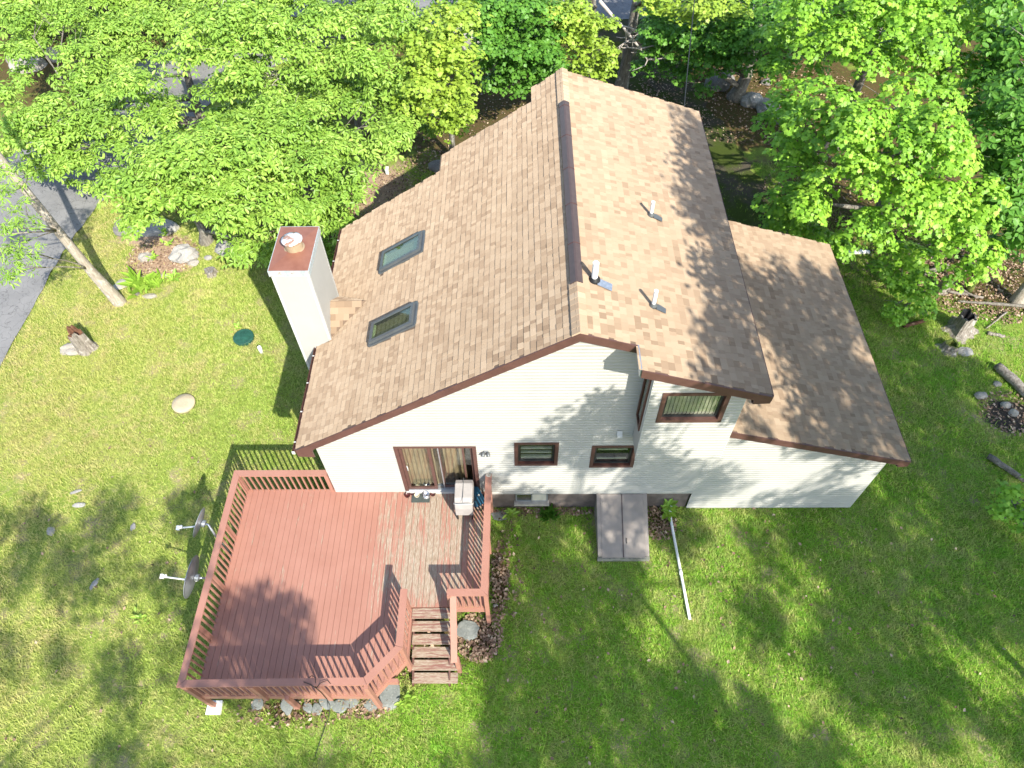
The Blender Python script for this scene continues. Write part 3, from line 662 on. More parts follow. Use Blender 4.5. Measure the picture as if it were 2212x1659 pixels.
# ---- chimney
mb = MB(); cx0,cx1,cy0,cy1,czt = -5.64,-4.80,2.76,4.16,6.22
N = int((czt)/.105)
for k in range(N+1):
    a = k*.105; b = min(a+.105,czt)
    for (x0_,y0_,x1_,y1_,nx_,ny_) in ((cx0,cy0,cx1,cy0,0,-1),(cx1,cy0,cx1,cy1,1,0),(cx1,cy1,cx0,cy1,0,1),(cx0,cy1,cx0,cy0,-1,0)):
        d = .012; mb.add([(x0_+nx_*d,y0_+ny_*d,a),(x1_+nx_*d,y1_+ny_*d,a),(x1_,y1_,b),(x0_,y0_,b)], [(0,1,2,3)])
chim = H(mb, 'chimney', 'siding')
for x,y in ((cx0,cy0),(cx1,cy0),(cx1,cy1),(cx0,cy1)):
    mb = MB(); sx = 1 if x == cx0 else -1; sy = 1 if y == cy0 else -1
    mb.box(*sorted((x-sx*.018,x+sx*.05)), *sorted((y-sy*.018,y-sy*.013)), 0, czt); mb.box(*sorted((x-sx*.018,x-sx*.013)), *sorted((y-sy*.013,y+sy*.05)), 0, czt); mb.build('corner_trim', 'white_trim', chim)
mb = MB(); mb.box(cx0-.045,cx1+.045,cy0-.045,cy1+.045,czt-.02,czt+.15); mb.build('cap_band', 'cap_edge', chim)
mb = MB(); mb.add([(cx0-.03,cy0-.03,czt+.152),(cx1+.03,cy0-.03,czt+.152),(cx1+.03,cy1+.03,czt+.152),(cx0-.03,cy1+.03,czt+.152),(-5.2,3.46,czt+.20)], [(0,1,4),(1,2,4),(2,3,4),(3,0,4)]); mb.build('cap_top', 'cap_brown', chim)
mb = MB(); mb.lathe((-5.2,3.46,czt+.15), [(.235,0),(.235,.03),(.205,.035),(.205,.24),(.19,.24)], 28); mb.build('flue', 'flue', chim, False)
mb = MB(); mb.lathe((-5.2,3.46,czt+.40), [(.19,0),(.235,.005),(.24,.03),(.15,.055),(.05,.06)], 28); mb.build('flue_lid', 'flue_lid', chim, True)
# ---- vent pipes
for i, (x,y,h,r) in enumerate(((2.885,3.579,.36,.042),(1.438,1.139,.45,.062),(2.605,.798,.42,.042))):
    z = zR(x); mb = MB(); mb.tube([(x,y,z-.05),(x,y,z+h)], r, 12); mb.tube([(x,y,z+h-.001),(x,y,z+h+.001)], r*.7, 10); vp_ = H(mb, 'vent_pipe', 'pvc')
    mb = MB(); mb.lathe((x,y,z-.03), [(r*2.0,0),(r*1.9,.05),(r*1.15,.09),(r*1.1,.10)], 16); mb.build('boot', 'black' if i == 1 else 'skylight_frame', vp_, True)
    mb = MB(); s = 1.4 if i == 1 else 1
    mb.prism([(x+.05,y-.10*s,zR(x+.05)+.014),(x+.24*s,y-.16*s,zR(x+.24*s)+.014),(x+.26*s,y-.03,zR(x+.26*s)+.014),(x+.16,y+.03,zR(x+.16)+.014),(x+.1,y+.05,zR(x+.1)+.014)], (0,0,.006)); mb.build('flashing', 'galv' if i == 1 else 'skylight_frame', vp_)

# ------------------------------------------------------------------ deck
ZD = 1.03
deck = thing('deck', 'terracotta painted wooden deck with balustrade along the house front', 'deck', (-4,-2.5,0))
D = lambda mb, name, mat, smooth=False: mb.build(name, mat, deck, smooth)
def front_y(x):
    if x < -3.3: return -5.0
    if x < -2.65: return -5.0+(x+3.3)/.65*.76
    return -3.06
pitch = .1465; x = -7.2; k = 0
bounds = []
while x < -.86:
    x1 = min(x+pitch-.007, -.86); back = -.002 if x > -4.9 else .06
    if x < -4.86 < x1: back = -.03
    z1 = ZD+rnd.uniform(-.003,.003); z0 = ZD-.035
    cuts = [c for c in (-3.3,-2.65) if x < c < x1]
    segs = sorted([x]+cuts+[x1]); poly = [(x,back,z1),]
    pts = []
    for a, b in zip(segs[:-1], segs[1:]):
        pts += [(a+1e-4, front_y(a+1e-4)), (b-1e-4, front_y(b-1e-4))]
    poly = [(x,back)]+pts+[(x1,back)]
    o = MB().prism([(px,py,z0) for px,py in poly], (0,0,z1-z0)); D(o, 'deck_board', 'deck_board')
    x += pitch; k += 1
# rim joists and beams
OUT = [(-7.22,.06),(-7.22,-5.02),(-3.29,-5.02),(-2.63,-4.25),(-2.63,-3.08),(-.83,-3.08),(-.83,-.03)]
for (a,b) in zip(OUT[:-1], OUT[1:]):
    d = Vector((b[0]-a[0],b[1]-a[1],0)).normalized()
    mb = MB(); mb.beam((a[0],a[1],ZD-.15),(b[0]-d.x*.0,b[1]-d.y*.0,ZD-.15), .036, .23); D(mb, 'rim_joist', 'deck_rail_x' if abs(d.x) > .5 else 'deck_rail_y')
for y in (-1.4,-3.4,-4.7):
    xr = -.95 if y > -3 else -2.8
    mb = MB(); mb.box(-7.1,xr,y-.04,y+.04,ZD-.28,ZD-.05); D(mb, 'beam', 'deck_rail_x')
# posts: through posts carry the deck, short posts only the rail
ZR = 2.0
ground_posts = [(-7.17,-5.03),(-5.22,-5.06),(-3.3,-5.05),(-2.64,-4.25),(-.83,-3.10),(-7.22,-2.6),(-7.22,.02),(-.83,-.1)]
for x,y in ground_posts:
    mb = MB(); mb.box(x-.048,x+.048,y-.048,y+.048,0,ZR-.06 if not (x == -5.22) else ZD-.04); D(mb, 'post', 'deck_post')
for x,y in [(-7.24,-1.3),(-7.24,-3.8),(-5.72,-5.04),(-4.28,-5.04),(-2.68,-3.10),(-1.66,-3.10),(-4.97,.04),(-.82,-1.6)]:
    mb = MB(); mb.box(x-.045,x+.045,y-.045,y+.045,ZD-.26,ZR-.06); D(mb, 'post', 'deck_post')
# balustrade: run = centre line, cap, sub rail, bottom rail, balusters
def run(a, b, cap_a=None, cap_b=None, n=None, post_skip=(), inset=.06):
    a, b = Vector((*a,0)), Vector((*b,0)); d = (b-a).normalized(); L = (b-a).length; r = Vector((-d.y,d.x,0))
    mx = 'deck_rail_x' if abs(d.x) > abs(d.y) else 'deck_rail_y'
    c0 = a if cap_a is None else Vector((*cap_a,0)); c1 = b if cap_b is None else Vector((*cap_b,0))
    mb = MB(); mb.beam(a+Vector((0,0,ZR-.075)), b+Vector((0,0,ZR-.075)), .038, .085); D(mb, 'sub_rail', mx)
    n = n or int(L/.145)
    for i in range(n):
        p = a+d*(L*(i+.5)/n)
        if any((p-Vector((*q,0))).length < .07 for q in post_skip): continue
        mb = MB(); mb.box(p.x-.018,p.x+.018,p.y-.018,p.y+.018,ZD-.02,ZR-.115); D(mb, 'baluster', 'deck_post')
def cap(poly, mat):
    mb = MB(); mb.prism([(x,y,ZR-.03) for x,y in poly], (0,0,.036)); D(mb, 'rail_cap', mat)
GP = ground_posts+[(-7.24,-1.3),(-7.24,-3.8),(-5.72,-5.04),(-4.28,-5.04)]
run((-7.2,-4.98),(-7.2,.0), post_skip=GP); run((-7.16,.03),(-4.93,.03), post_skip=GP); run((-7.14,-5.01),(-3.32,-5.01), post_skip=GP)
run((-3.28,-4.98),(-2.66,-4.28), n=6); run((-2.66,-4.18),(-2.66,-3.14), n=7); run((-.85,-3.02),(-.85,-.1), post_skip=GP); run((-.9,-3.06),(-1.62,-3.06), n=5)
cap([(-7.27,-5.08),(-7.12,-4.93),(-7.10,-.08),(-7.26,.09)], 'deck_rail_y')
cap([(-7.255,.09),(-7.095,-.08),(-4.90,-.08),(-4.90,.09)], 'deck_rail_x')
cap([(-7.26,-5.085),(-3.27,-5.04),(-3.36,-4.885),(-7.115,-4.93)], 'deck_rail_x')
cap([(-3.263,-5.035),(-2.585,-4.28),(-2.745,-4.235),(-3.353,-4.883)], 'deck_rail_x')
cap([(-2.585,-4.274),(-2.60,-2.98),(-2.76,-2.98),(-2.745,-4.228)], 'deck_rail_y')
cap([(-.78,-3.14),(-.75,-.03),(-.91,-.03),(-.945,-2.985)], 'deck_rail_y')
cap([(-.785,-3.145),(-.95,-2.98),(-1.70,-2.98),(-1.70,-3.145)], 'deck_rail_x')
mb = MB(); mb.lathe((-.83,-.06,ZR-.005), [(.075,0),(.075,.02),(.06,.03)], 14); D(mb, 'post_cap', 'pale_stone' )
# stairs
NS = 6
for i in range(NS):
    z = ZD-.02-.155*(i+.0)-.09*(i > 0); z = ZD-.012-i*.172; y1 = -3.09-.248*i; xr = -1.70 if i < 4 else -1.53
    mb = MB(); mb.box(-2.60,xr,y1-.265+.03,y1,z-.038,z); D(mb, 'stair_tread', 'tread')
for xx in (-2.60,-1.745):
    mb = MB(); mb.prism([(xx,-3.08,ZD-.06),(xx,-3.08,ZD-.33),(xx,-4.45,-.02),(xx,-4.60,-.02),(xx,-4.60,.10)], (.04,0,0)); D(mb, 'stringer', 'dark_brown')
mb = MB(); mb.box(-1.55,-1.45,-4.30,-4.20,0,1.02); D(mb, 'post', 'deck_post')
mb = MB(); mb.beam((-1.57,-3.06,1.93),(-1.55,-4.33,1.04), .145, .04); D(mb, 'rail_cap', 'deck_rail_y')
mb = MB(); mb.beam((-1.57,-3.10,1.82),(-1.55,-4.25,1.01), .038, .085); D(mb, 'sub_rail', 'deck_rail_y')
for i in range(3):
    t_ = (i+1)/4; y = -3.1-1.15*t_; mb = MB(); mb.box(-1.59,-1.555,y-.018,y+.018,ZD-.3-.8*t_,1.80-.8*t_); D(mb, 'baluster', 'deck_post')
# footing block under the corner post
o = MB(); o.box(-7.33,-7.0,-5.22,-4.92,-.06,.06); tag(o.build('footing_block', 'pvc', at=(-7.17,-5.07,0)), 'pale square footing block under the corner deck post', 'footing')

# ------------------------------------------------------------------ things on the deck
def lathe_thing(name, prof, at, mat, label, cat, n=24, smooth=True, group=None):
    o = MB().lathe(at, prof, n, cap=True).build(name, mat, None, smooth, at); return tag(o, label, cat, group)
MAT['steel'] = simple('steel', (.62,.63,.66), .22, .9, var=.1, scale=9); MAT['red_ceramic'] = simple('red_ceramic', (.075,.018,.016), .3, var=.2)
MAT['mat_grey'] = simple('mat_grey', (.055,.068,.062), .8, var=.25, scale=9); MAT['canvas'] = simple('canvas', (.34,.315,.30), .85, var=.1, scale=5); MAT['navy'] = simple('navy', (.018,.085,.15), .45, var=.15)
MAT['cream'] = simple('cream', (.62,.56,.42), .4, var=.1)
mm = MB(); mm.box(-2.87,-2.39,-.34,-.05,ZD+.004,ZD+.014); tag(mm.build('feeding_mat', 'mat_grey', at=(-2.63,-.2,ZD)), 'dark grey feeding mat on the deck by the sliding door', 'mat')
bowl = lambda r, h: [(r*.62,0),(r*.95,h*.5),(r,h),(r*.92,h),(r*.8,h*.45),(r*.5,h*.3),(.003,h*.28)]
zb = ZD+.005
lathe_thing('pet_bowl', bowl(.072,.055), (-2.98,-.155,zb), 'red_ceramic', 'dark red bowl at the left end of the feeding mat', 'bowl')
lathe_thing('pet_bowl', bowl(.072,.055), (-2.86,-.085,zb+.012), 'red_ceramic', 'dark red bowl tucked behind the cream bowl by the sill', 'bowl')
lathe_thing('pet_bowl', bowl(.068,.06), (-2.73,-.155,zb+.012), 'cream', 'small cream bowl standing on the feeding mat', 'bowl')
lathe_thing('pet_bowl', [(.09,0),(.105,.01),(.105,.02),(.085,.03),(.085,.10),(.078,.10),(.07,.03),(.003,.025)], (-2.49,-.15,zb+.012), 'steel', 'shiny steel water bowl on the feeding mat', 'bowl')
lathe_thing('pet_bowl', bowl(.07,.055), (-2.315,-.115,zb), 'red_ceramic', 'dark red bowl right of the steel water bowl', 'bowl')
# covered barbecue
g = thing('barbecue', 'grey covered barbecue cart standing by the sliding door', 'barbecue', (-1.45,-.5,ZD))
mb = MB()
prof = [(-.10,ZD+.30),(-.10,ZD+.74),(-.16,ZD+.88),(-.28,ZD+.93),(-.66,ZD+.90),(-.80,ZD+.80),(-.84,ZD+.62),(-.845,ZD+.30)]
xs = [(-1.665,-.012),(-1.65,0.),(-1.24,0.),(-1.225,-.012)]
vs = []
for x_, ins in xs:
    for y_, z_ in prof: vs.append((x_, -.46+(y_+.46)*(1+ins*4) , z_+ins))
m_ = len(prof); fs = [(i*m_+j,(i+1)*m_+j,(i+1)*m_+(j+1)%m_,i*m_+(j+1)%m_) for i in range(3) for j in range(m_)]
fs += [tuple(range(m_-1,-1,-1)), tuple(3*m_+j for j in range(m_))]
mb.add(vs, fs); mb.build('cover', 'canvas', g)
mb = MB(); mb.box(-1.46,-1.45,-.82,-.12,ZD+.925,ZD+.936); mb.build('cover_seam', 'skylight_frame', g)
mb = MB(); mb.tube([(-1.68,-.60,ZD+.62),(-1.68,-.78,ZD+.80),(-1.60,-.82,ZD+.86),(-1.30,-.82,ZD+.87),(-1.21,-.78,ZD+.80),(-1.21,-.6,ZD+.62)], .014, 8); mb.build('drawstring', 'white_trim', g, True)
for lx in (-1.63,-1.26):
    for ly in (-.80,-.16):
        mb = MB(); mb.box(lx-.018,lx+.018,ly-.018,ly+.018,ZD+.004,ZD+.34); mb.build('leg', 'black', g)
g = thing('storage_case', 'navy blue oval case leaning between the barbecue and railing', 'case', (-1.1,-.3,ZD))
mb = MB(); c0 = Vector((-1.18,-.16,ZD+.34)); c1 = Vector((-1.04,-.40,ZD+.24)); ring = []
d_ = (c1-c0).normalized(); s_ = d_.cross(Vector((.35,.2,.9))).normalized(); n_ = s_.cross(d_).normalized()
outl = [c0-d_*.10*cos(a)+s_*.115*sin(a) for a in np.linspace(-pi/2,pi/2,9)]+[c1+d_*.10*cos(a)-s_*.115*sin(a) for a in np.linspace(-pi/2,pi/2,9)]
if n_.z < 0: n_ = -n_
mb.prism([p-n_*.25 for p in outl], n_*.25); mb.build('shell', 'navy', g)
mb = MB(); cc = (c0+c1)/2; mb.prism([cc-d_*.02-s_*.03+n_*.003,cc+d_*.02-s_*.03+n_*.003,cc+d_*.02+s_*.03+n_*.003,cc-d_*.02+s_*.03+n_*.003], n_*.004); mb.build('badge', 'white_trim', g)
mb = MB(); mb.tube([(-1.22,-.42,ZD+.03),(-1.17,-.56,ZD+.02),(-1.04,-.58,ZD+.02),(-.97,-.45,ZD+.02),(-.96,-.28,ZD+.03),(-1.0,-.14,ZD+.05)], .013, 8); mb.build('hose', 'black', g, True)
# loose cable over the front rail
mb = MB(); cpts = [(-4.6,-4.98,2.02),(-4.45,-5.03,2.03),(-4.33,-5.09,1.95),(-4.30,-5.10,1.6),(-4.32,-5.10,1.0),(-4.36,-5.12,.5),(-4.45,-5.25,.08),(-4.55,-5.6,.03),(-4.65,-6.1,.03)]
mb.tube(cpts, .009, 6); mb.tube([(-4.33,-5.09,1.97),(-4.22,-5.0,2.06),(-4.10,-4.95,2.04),(-3.98,-5.06,1.97),(-3.97,-5.08,2.01)], .008, 6); mb.tube([(-4.34,-5.08,1.96),(-4.36,-4.9,2.05),(-4.44,-4.86,2.05),(-4.5,-4.9,2.03)], .008, 6)
tag(mb.build('cable', 'black', None, True, (-4.4,-5.1,0)), 'thin black cable looped over the front deck rail down to the grass', 'cable')

# ------------------------------------------------------------------ cellar hatch
h = thing('cellar_hatch', 'sloping grey brown metal cellar hatch against the foundation', 'hatch', (2.62,-.7,0))
X0,X1,YF = 1.97,3.27,-1.47
mb = MB(); mb.prism([(X0,-.02,0),(X0,YF,0),(X0,YF,.17),(X0,-.02,.83)], (.05,0,0)); mb.build('side_panel', 'mossy', h)
mb = MB(); mb.prism([(X1-.05,-.02,0),(X1-.05,YF,0),(X1-.05,YF,.17),(X1-.05,-.02,.83)], (.05,0,0)); mb.build('side_panel', 'mossy', h)
mb = MB(); mb.box(X0-.02,X1+.02,YF-.06,YF,0,.16); mb.build('front_curb', 'mossy', h)
hz = lambda y: .17+(y-YF)/(-.02-YF)*.68
for a,b in ((X0-.01,X0+.09),(X1-.09,X1+.01)): MB().prism([(a,-.02,hz(-.02)),(a,YF,hz(YF)),(b,YF,hz(YF)),(b,-.02,hz(-.02))], (0,0,.03)).build('door_frame', 'hatch_metal', h)
for a,b in ((X0+.093,2.612),(2.618,X1-.093)):
    m = MB(); m.prism([(a,-.04,hz(-.04)+.006),(a,YF-.03,hz(YF-.03)+.006),(b,YF-.03,hz(YF-.03)+.006),(b,-.04,hz(-.04)+.006)], (0,0,.032)); m.build('door_leaf', 'hatch_metal', h)
m = MB(); m.prism([(2.60,-.04,hz(-.04)+.038),(2.60,YF-.03,hz(YF-.03)+.038),(2.628,YF-.03,hz(YF-.03)+.038),(2.628,-.04,hz(-.04)+.038)], (0,0,.01)); m.build('door_seam', 'vent_brown', h)
m = MB(); m.tube([(2.70,-1.18,hz(-1.18)+.04),(2.70,-1.18,hz(-1.18)+.08),(2.70,-1.08,hz(-1.08)+.08),(2.70,-1.08,hz(-1.08)+.04)], .01, 8); m.build('door_handle', 'sash', h, True)

mb = MB(); mb.tube([(4.00,-.12,.36),(3.99,-.16,.15),(3.99,-.3,.075),(4.02,-1.0,.07),(4.06,-1.9,.065),(4.12,-3.06,.06)], .035, 12); mb.tube([(4.055,-1.78,.065),(4.062,-1.92,.065)], .042, 12)
tag(mb.build('drain_pipe', 'pvc', None, True, (4.05,-1.5,0)), 'long white drain pipe lying on the lawn right of the hatch', 'pipe')

# ------------------------------------------------------------------ satellite dishes
def dish(label, c, R, nrm, lnb, base, mat):
    c = Vector(c); nrm = Vector(nrm).normalized(); root = thing('satellite_dish', label, 'satellite dish', (base[0],base[1],0), 'satellite dishes beside the deck')
    K = 10; prof = [(R*i/K, .16*R*(i/K)**2) for i in range(1,K+1)]; prof = [(.005,0)]+prof
    back = [(r,z-.012) for r,z in reversed(prof)]
    mb = MB(); mb.lathe(c, prof+[(R*1.012,.16*R),(R*1.012,.16*R-.016)]+back, 36, tilt=nrm, cap=False); mb.build('reflector', mat, root, True)
    mb = MB(); mb.tube([c-nrm*.02, c-nrm*.10], .09, 12); mb.build('back_plate', 'grey_metal', root)
    mb = MB(); mb.tube([c-nrm*.09, c-nrm*.17, Vector((base[0],base[1],c.z-.35)), Vector((base[0],base[1],0))], .028, 10); mb.build('mast', 'galv', root, True)
    L_ = Vector(lnb); low = c-Vector((0,0,1))*R*.55+nrm*.05
    mb = MB(); mb.tube([c-nrm*.08-Vector((0,0,.06)), low, L_], .02, 8); mb.build('feed_arm', 'pvc', root, True)
    mb = MB(); mb.beam(L_-Vector((.0,.05,0)), L_+Vector((0,.05,.02)), .07, .07); mb.tube([L_+Vector((0,0,.02)), L_+(c-L_).normalized()*.10+Vector((0,0,.03))], [.03,.045], 10); mb.build('receiver', 'pvc', root)
    mb = MB()
    for a in (0.4,2.5,4.6): mb.tube([(base[0],base[1],.45),(base[0]+.38*cos(a),base[1]+.38*sin(a),.02)], .014, 6)
    mb.build('stay', 'galv', root)
    return root
dish('small grey satellite dish with twin receiver left of the deck', (-7.75,-1.32,1.95), .36, (-.93,.12,.33), (-8.25,-1.47,1.98), (-7.48,-1.5), 'grey_metal')
dish('large grey satellite dish with long arm left of the deck', (-7.80,-2.47,1.42), .50, (-.965,.06,.22), (-8.60,-2.44,1.38), (-7.50,-2.35), 'grey_metal')

# ------------------------------------------------------------------ lids and small yard things
MAT['lid_green'] = simple('lid_green', (.022,.085,.062), .45, var=.3, scale=9); MAT['lid_tan'] = stonemat('lid_tan', (.40,.33,.22), (.50,.42,.29), (.34,.31,.25))
L = thing('septic_lid', 'round dark green septic lid in the sunny side lawn', 'lid', (-9.03,6.13,0))
MB().lathe((-9.03,6.13,0), [(.33,-.05),(.33,.06),(.30,.075),(.28,.07),(.10,.085),(.02,.087)], 32).build('lid', 'lid_green', L)
for k in range(6):
    a = k*pi/3; m = MB(); m.beam((-9.03+.06*cos(a),6.13+.06*sin(a),.087),(-9.03+.26*cos(a),6.13+.26*sin(a),.079), .02, .012); m.build('rib', 'lid_green', L)
lathe_thing('concrete_lid', [(.34,-.04),(.345,.05),(.33,.075),(.15,.085),(.01,.085)], (-10.27,3.52,0), 'lid_tan', 'round tan concrete lid set in the side lawn', 'lid', 26)
lathe_thing('cleanout_pipe', [(.062,-.05),(.062,.26),(.055,.27),(.05,.27),(.045,.24),(.01,.24)], (-8.32,5.52,0), 'pvc', 'short white cleanout pipe beside the green lid', 'pipe', 16)
m = MB(); m.box(11.55,12.3,9.78,9.92,0,.06); m.box(11.62,11.7,9.77,9.93,.06,.09); m.box(11.95,12.03,9.77,9.93,.06,.09); tag(m.build('white_board', 'pvc', at=(11.9,9.85,0)), 'short white plastic board on the dark ground behind the garage', 'board')
m = MB(); m.box(-5.28,-5.18,14.45,14.6,0,.22); m.box(-5.30,-5.16,14.43,14.62,.22,.26); tag(m.build('utility_marker', 'pvc', at=(-5.23,14.5,0)), 'small white utility marker standing in the leaf litter', 'marker')

def rock(label, x, y, rx, ry, h, mat, seed, name='rock', cat='rock', rz=0., flat=.0, group=None, sub=3):
    bm = bmesh.new(); bmesh.ops.create_icosphere(bm, subdivisions=sub, radius=1.0)
    P = np.array([v.co[:] for v in bm.verts]); a = lumps(P, seed, .32, 1.6)+lumps(P, seed+50, .10, 4.5); P = P*(1+a)[:,None]
    if flat: P[:,2] = np.where(P[:,2] > flat, flat+(P[:,2]-flat)*.15, P[:,2])
    P *= np.array([rx,ry,h]); c, s = cos(rz), sin(rz); P = np.stack([P[:,0]*c-P[:,1]*s, P[:,0]*s+P[:,1]*c, P[:,2]+h*.15],1)
    for v, p in zip(bm.verts, P): v.co = p
    me = bpy.data.meshes.new(name); bm.to_mesh(me); bm.free()
    o = link(name, me, mat, None, False, (x,y,0)); return tag(o, label, cat, group)
G1 = 'rocks of the rock garden'
rock('flat dark grey boulder at the left end of the rock garden', -14.7, 11.4, .36, .42, .34, 'dark_stone', 1, flat=.35, group=G1)
rock('long grey boulder under the oak at the rock garden edge', -13.5, 11.45, .78, .42, .34, 'stone', 2, flat=.4, rz=-.06, group=G1)
rock('large pale grey boulder in the middle of the rock garden', -12.02, 9.98, .46, .36, .32, 'stone', 3, rz=.35, group=G1)
rock('pale boulder at the right end below the oak leaves', -10.62, 10.25, .34, .30, .26, 'stone', 4, group=G1)
rock('pale rounded stone beside the tall weeds in the mulch', -13.4, 9.85, .27, .22, .18, 'pale_stone', 5, group=G1)
rock('small flat stone between the large boulder and the lawn', -11.62, 9.6, .22, .14, .09, 'pale_stone', 6, group=G1)
rock('tiny grey stone right of the flat stone', -11.15, 9.85, .14, .09, .07, 'stone', 7, group=G1)
rock('flat pale stone beside the leaning trunk base', -13.85, 8.55, .30, .2, .10, 'pale_stone', 8, group=G1, rz=.6)
rock('low buried stone below the tall weeds', -12.7, 8.0, .25, .12, .06, 'pale_stone', 9, group=G1)
rock('upright grey shard among the tall weeds', -13.15, 8.15, .08, .10, .16, 'dark_stone', 10, group=G1)
rock('small pale stone right of the tall weeds', -12.45, 8.95, .13, .09, .10, 'pale_stone', 12, group=G1)
rock('whitish rock at the foot of the hollow stump', -14.52, 5.65, .33, .24, .18, 'pale_stone', 13)
rock('big pale ledge boulder far left beyond the road', -23.0, 22.8, .85, .65, .6, 'pale_stone', 14, rz=.3)
rock('second pale boulder behind the ledge boulder far left', -21.8, 23.4, .45, .35, .4, 'pale_stone', 15)
for i, (x,y,a,b,l) in enumerate(((-12.27,.15,.22,.11,'grey rock streak breaking the left lawn'),(-12.5,.55,.18,.07,'thin grey rock sliver above the rock streak'),(-12.74,-.63,.12,.2,'white stone at the far left of the lawn'),(-11.04,-2.11,.18,.1,'pale stone in the worn lawn left of the dishes'),(-10.54,-.5,.14,.1,'small pale stone in the lawn above the dishes'))):
    rock(l, x, y, a*.85, b*.7, .022, ('stone','stone','pale_stone')[i % 3], 20+i, group='stones in the left lawn', rz=.4*i)
G2 = 'flat stones under the deck front'
for i, (x,y,a,b,l) in enumerate(((-6.17,-4.98,.14,.14,'leftmost flat grey stone under the deck front'),(-5.47,-5.05,.12,.20,'upright oval stone left of the middle deck post'),(-5.0,-5.06,.10,.14,'small flat stone right of the middle deck post'),(-4.78,-5.10,.13,.14,'round flat stone next to the hanging cable'),(-4.56,-4.98,.12,.2,'flat stone right of the hanging cable'),(-4.26,-5.02,.17,.22,'largest flat stone in the row under the deck front'),(-4.02,-4.98,.12,.18,'flat stone right of the largest one'),(-3.52,-5.0,.14,.16,'flat stone by the right front deck post'))):
    rock(l, x, y, a, b, .10, 'slab', 40+i, flat=.3, group=G2, rz=.3*i)
rock('big flat grey slab beside the deck stairs', -3.08, -4.78, .24, .33, .13, 'slab', 60, name='stone_slab', cat='slab', flat=.25)
r_ = thing('hollow_stone', 'pale flat stone with a dark hole right of the stairs', 'stone', (-1.33,-3.27,0))
o = rock('', -1.33, -3.27, .26, .24, .14, 'slab', 61, name='stone', cat=None, flat=.3); o.parent = r_; o.location = (0,0,0)
m = MB(); m.lathe((-1.37,-3.31,.055), [(.09,0),(.085,.006),(.03,.002)], 9); m.build('hole', 'black', r_)
rock('flat pale stone against the foundation by the deck', -.60,-.22, .22, .16, .08, 'slab', 62, flat=.3)
rock('white stone chip on the grass right of the deck corner', -.68, -2.69, .07, .06, .05, 'pale_stone', 63, name='stone_chip', sub=2)
G3 = 'stones of the fire pit'
for i, (x,y,a,b,l) in enumerate(((13.82,3.66,.20,.13,'pale flat stone left of the fire pit'),(14.41,3.3,.17,.12,'larger white stone in the fire pit ashes'),(14.55,3.03,.12,.11,'smaller white stone in the fire pit ashes'),(14.49,4.07,.12,.10,'lone white stone between fire pit and log'))):
    rock(l, x, y, a, b, .10, 'pale_stone', 70+i, group=G3)
rock('low pale stone in front of the small stump', 13.98, 5.35, .25, .16, .10, 'stone', 77)
G4 = 'mossy boulders by the shaded trunk'
for i, (x,y,a,b,h_,l) in enumerate(((8.76,20.4,.55,.5,.5,'round mossy boulder left of the shaded trunk'),(9.2,20.9,.4,.4,.4,'small mossy boulder tucked beside the shaded trunk'),(10.0,19.1,.55,.4,.35,'tan boulder right of the shaded trunk foot'),(10.5,18.7,.55,.45,.3,'larger tan boulder between trunk and maple'),(11.0,17.9,.6,.4,.25,'low tan boulder under the maple edge'),(10.9,20.6,.25,.2,.15,'pale boulder in the leaf litter behind the trunk'))):
    rock(l, x, y, a, b, h_, 'dark_stone' if i in (0,1,5) else 'stone', 80+i, group=G4)
rock('grey boulder at the far top beside the road', -2.3, 24.2, .9, .7, .8, 'stone', 90)
rock('mossy grey rock at the edge of the leaf litter', -3.1, 14.9, .5, .35, .2, 'dark_stone', 91)
rock('flat stone half buried behind the house eave', -3.4, 12.8, .3, .2, .08, 'stone', 92)

# ------------------------------------------------------------------ stumps, logs, branches
def stump(label, x, y, r, h_, lean=(0,0), hollow=.6, jag=.1, flare=.3, seed=1, mat='dead_wood', inner='rotten', name='stump'):
    root = thing(name, label, 'stump', (x,y,0)); q = np.random.default_rng(seed); n = 28
    ph = q.uniform(0,6.28,4); rad = lambda a: 1+.12*sin(3*a+ph[0])+.09*sin(5*a+ph[1])+.05*sin(9*a+ph[2])
    tops = [h_*(1+jag*(sin(2*a+ph[3])+.5*sin(7*a+ph[1])+q.uniform(-.4,.4))) for a in np.linspace(0,2*pi,n,endpoint=False)]
    rings = [(0,1+flare),(.12,1+flare*.45),(.35,1.06),(.7,1.),(1.,.96)]; vs = []
    for t_, k in rings:
        for j in range(n):
            a = 2*pi*j/n; kk = k*(rad(a)+(flare*.5*max(0,sin(4*a+ph[2])) if t_ < .2 else 0)); z = tops[j]*t_
            vs.append((x+r*kk*cos(a)+lean[0]*z, y+r*kk*sin(a)+lean[1]*z, z-.03))
    m = len(rings); fs = [(i*n+j,i*n+(j+1)%n,(i+1)*n+(j+1)%n,(i+1)*n+j) for i in range(m-1) for j in range(n)]
    mb = MB(); mb.add(vs, fs); mb.build('outer_wood', mat, root)
    vs = []; 
    for t_, k in ((1.,.96),(.99,hollow),(.45,hollow*.8),(.44,.02)):
        for j in range(n):
            a = 2*pi*j/n; z = tops[j]*t_; vs.append((x+r*k*rad(a)*cos(a)+lean[0]*z, y+r*k*rad(a)*sin(a)+lean[1]*z, z-.03))
    mb = MB(); mb.add(vs, [(i*n+j,i*n+(j+1)%n,(i+1)*n+(j+1)%n,(i+1)*n+j) for i in range(3) for j in range(n)]); mb.build('inner_wood', inner, root)
    return root
stump('hollow pale split stump in the sunny lawn near the road', -14.03, 5.72, .23, .80, (-.06,.02), .62, .16, .35, 3)
stump('small dark topped stump in the lawn below the rock garden', -10.84, 9.08, .17, .22, (0,0), .55, .06, .3, 5, inner='dark_stone')
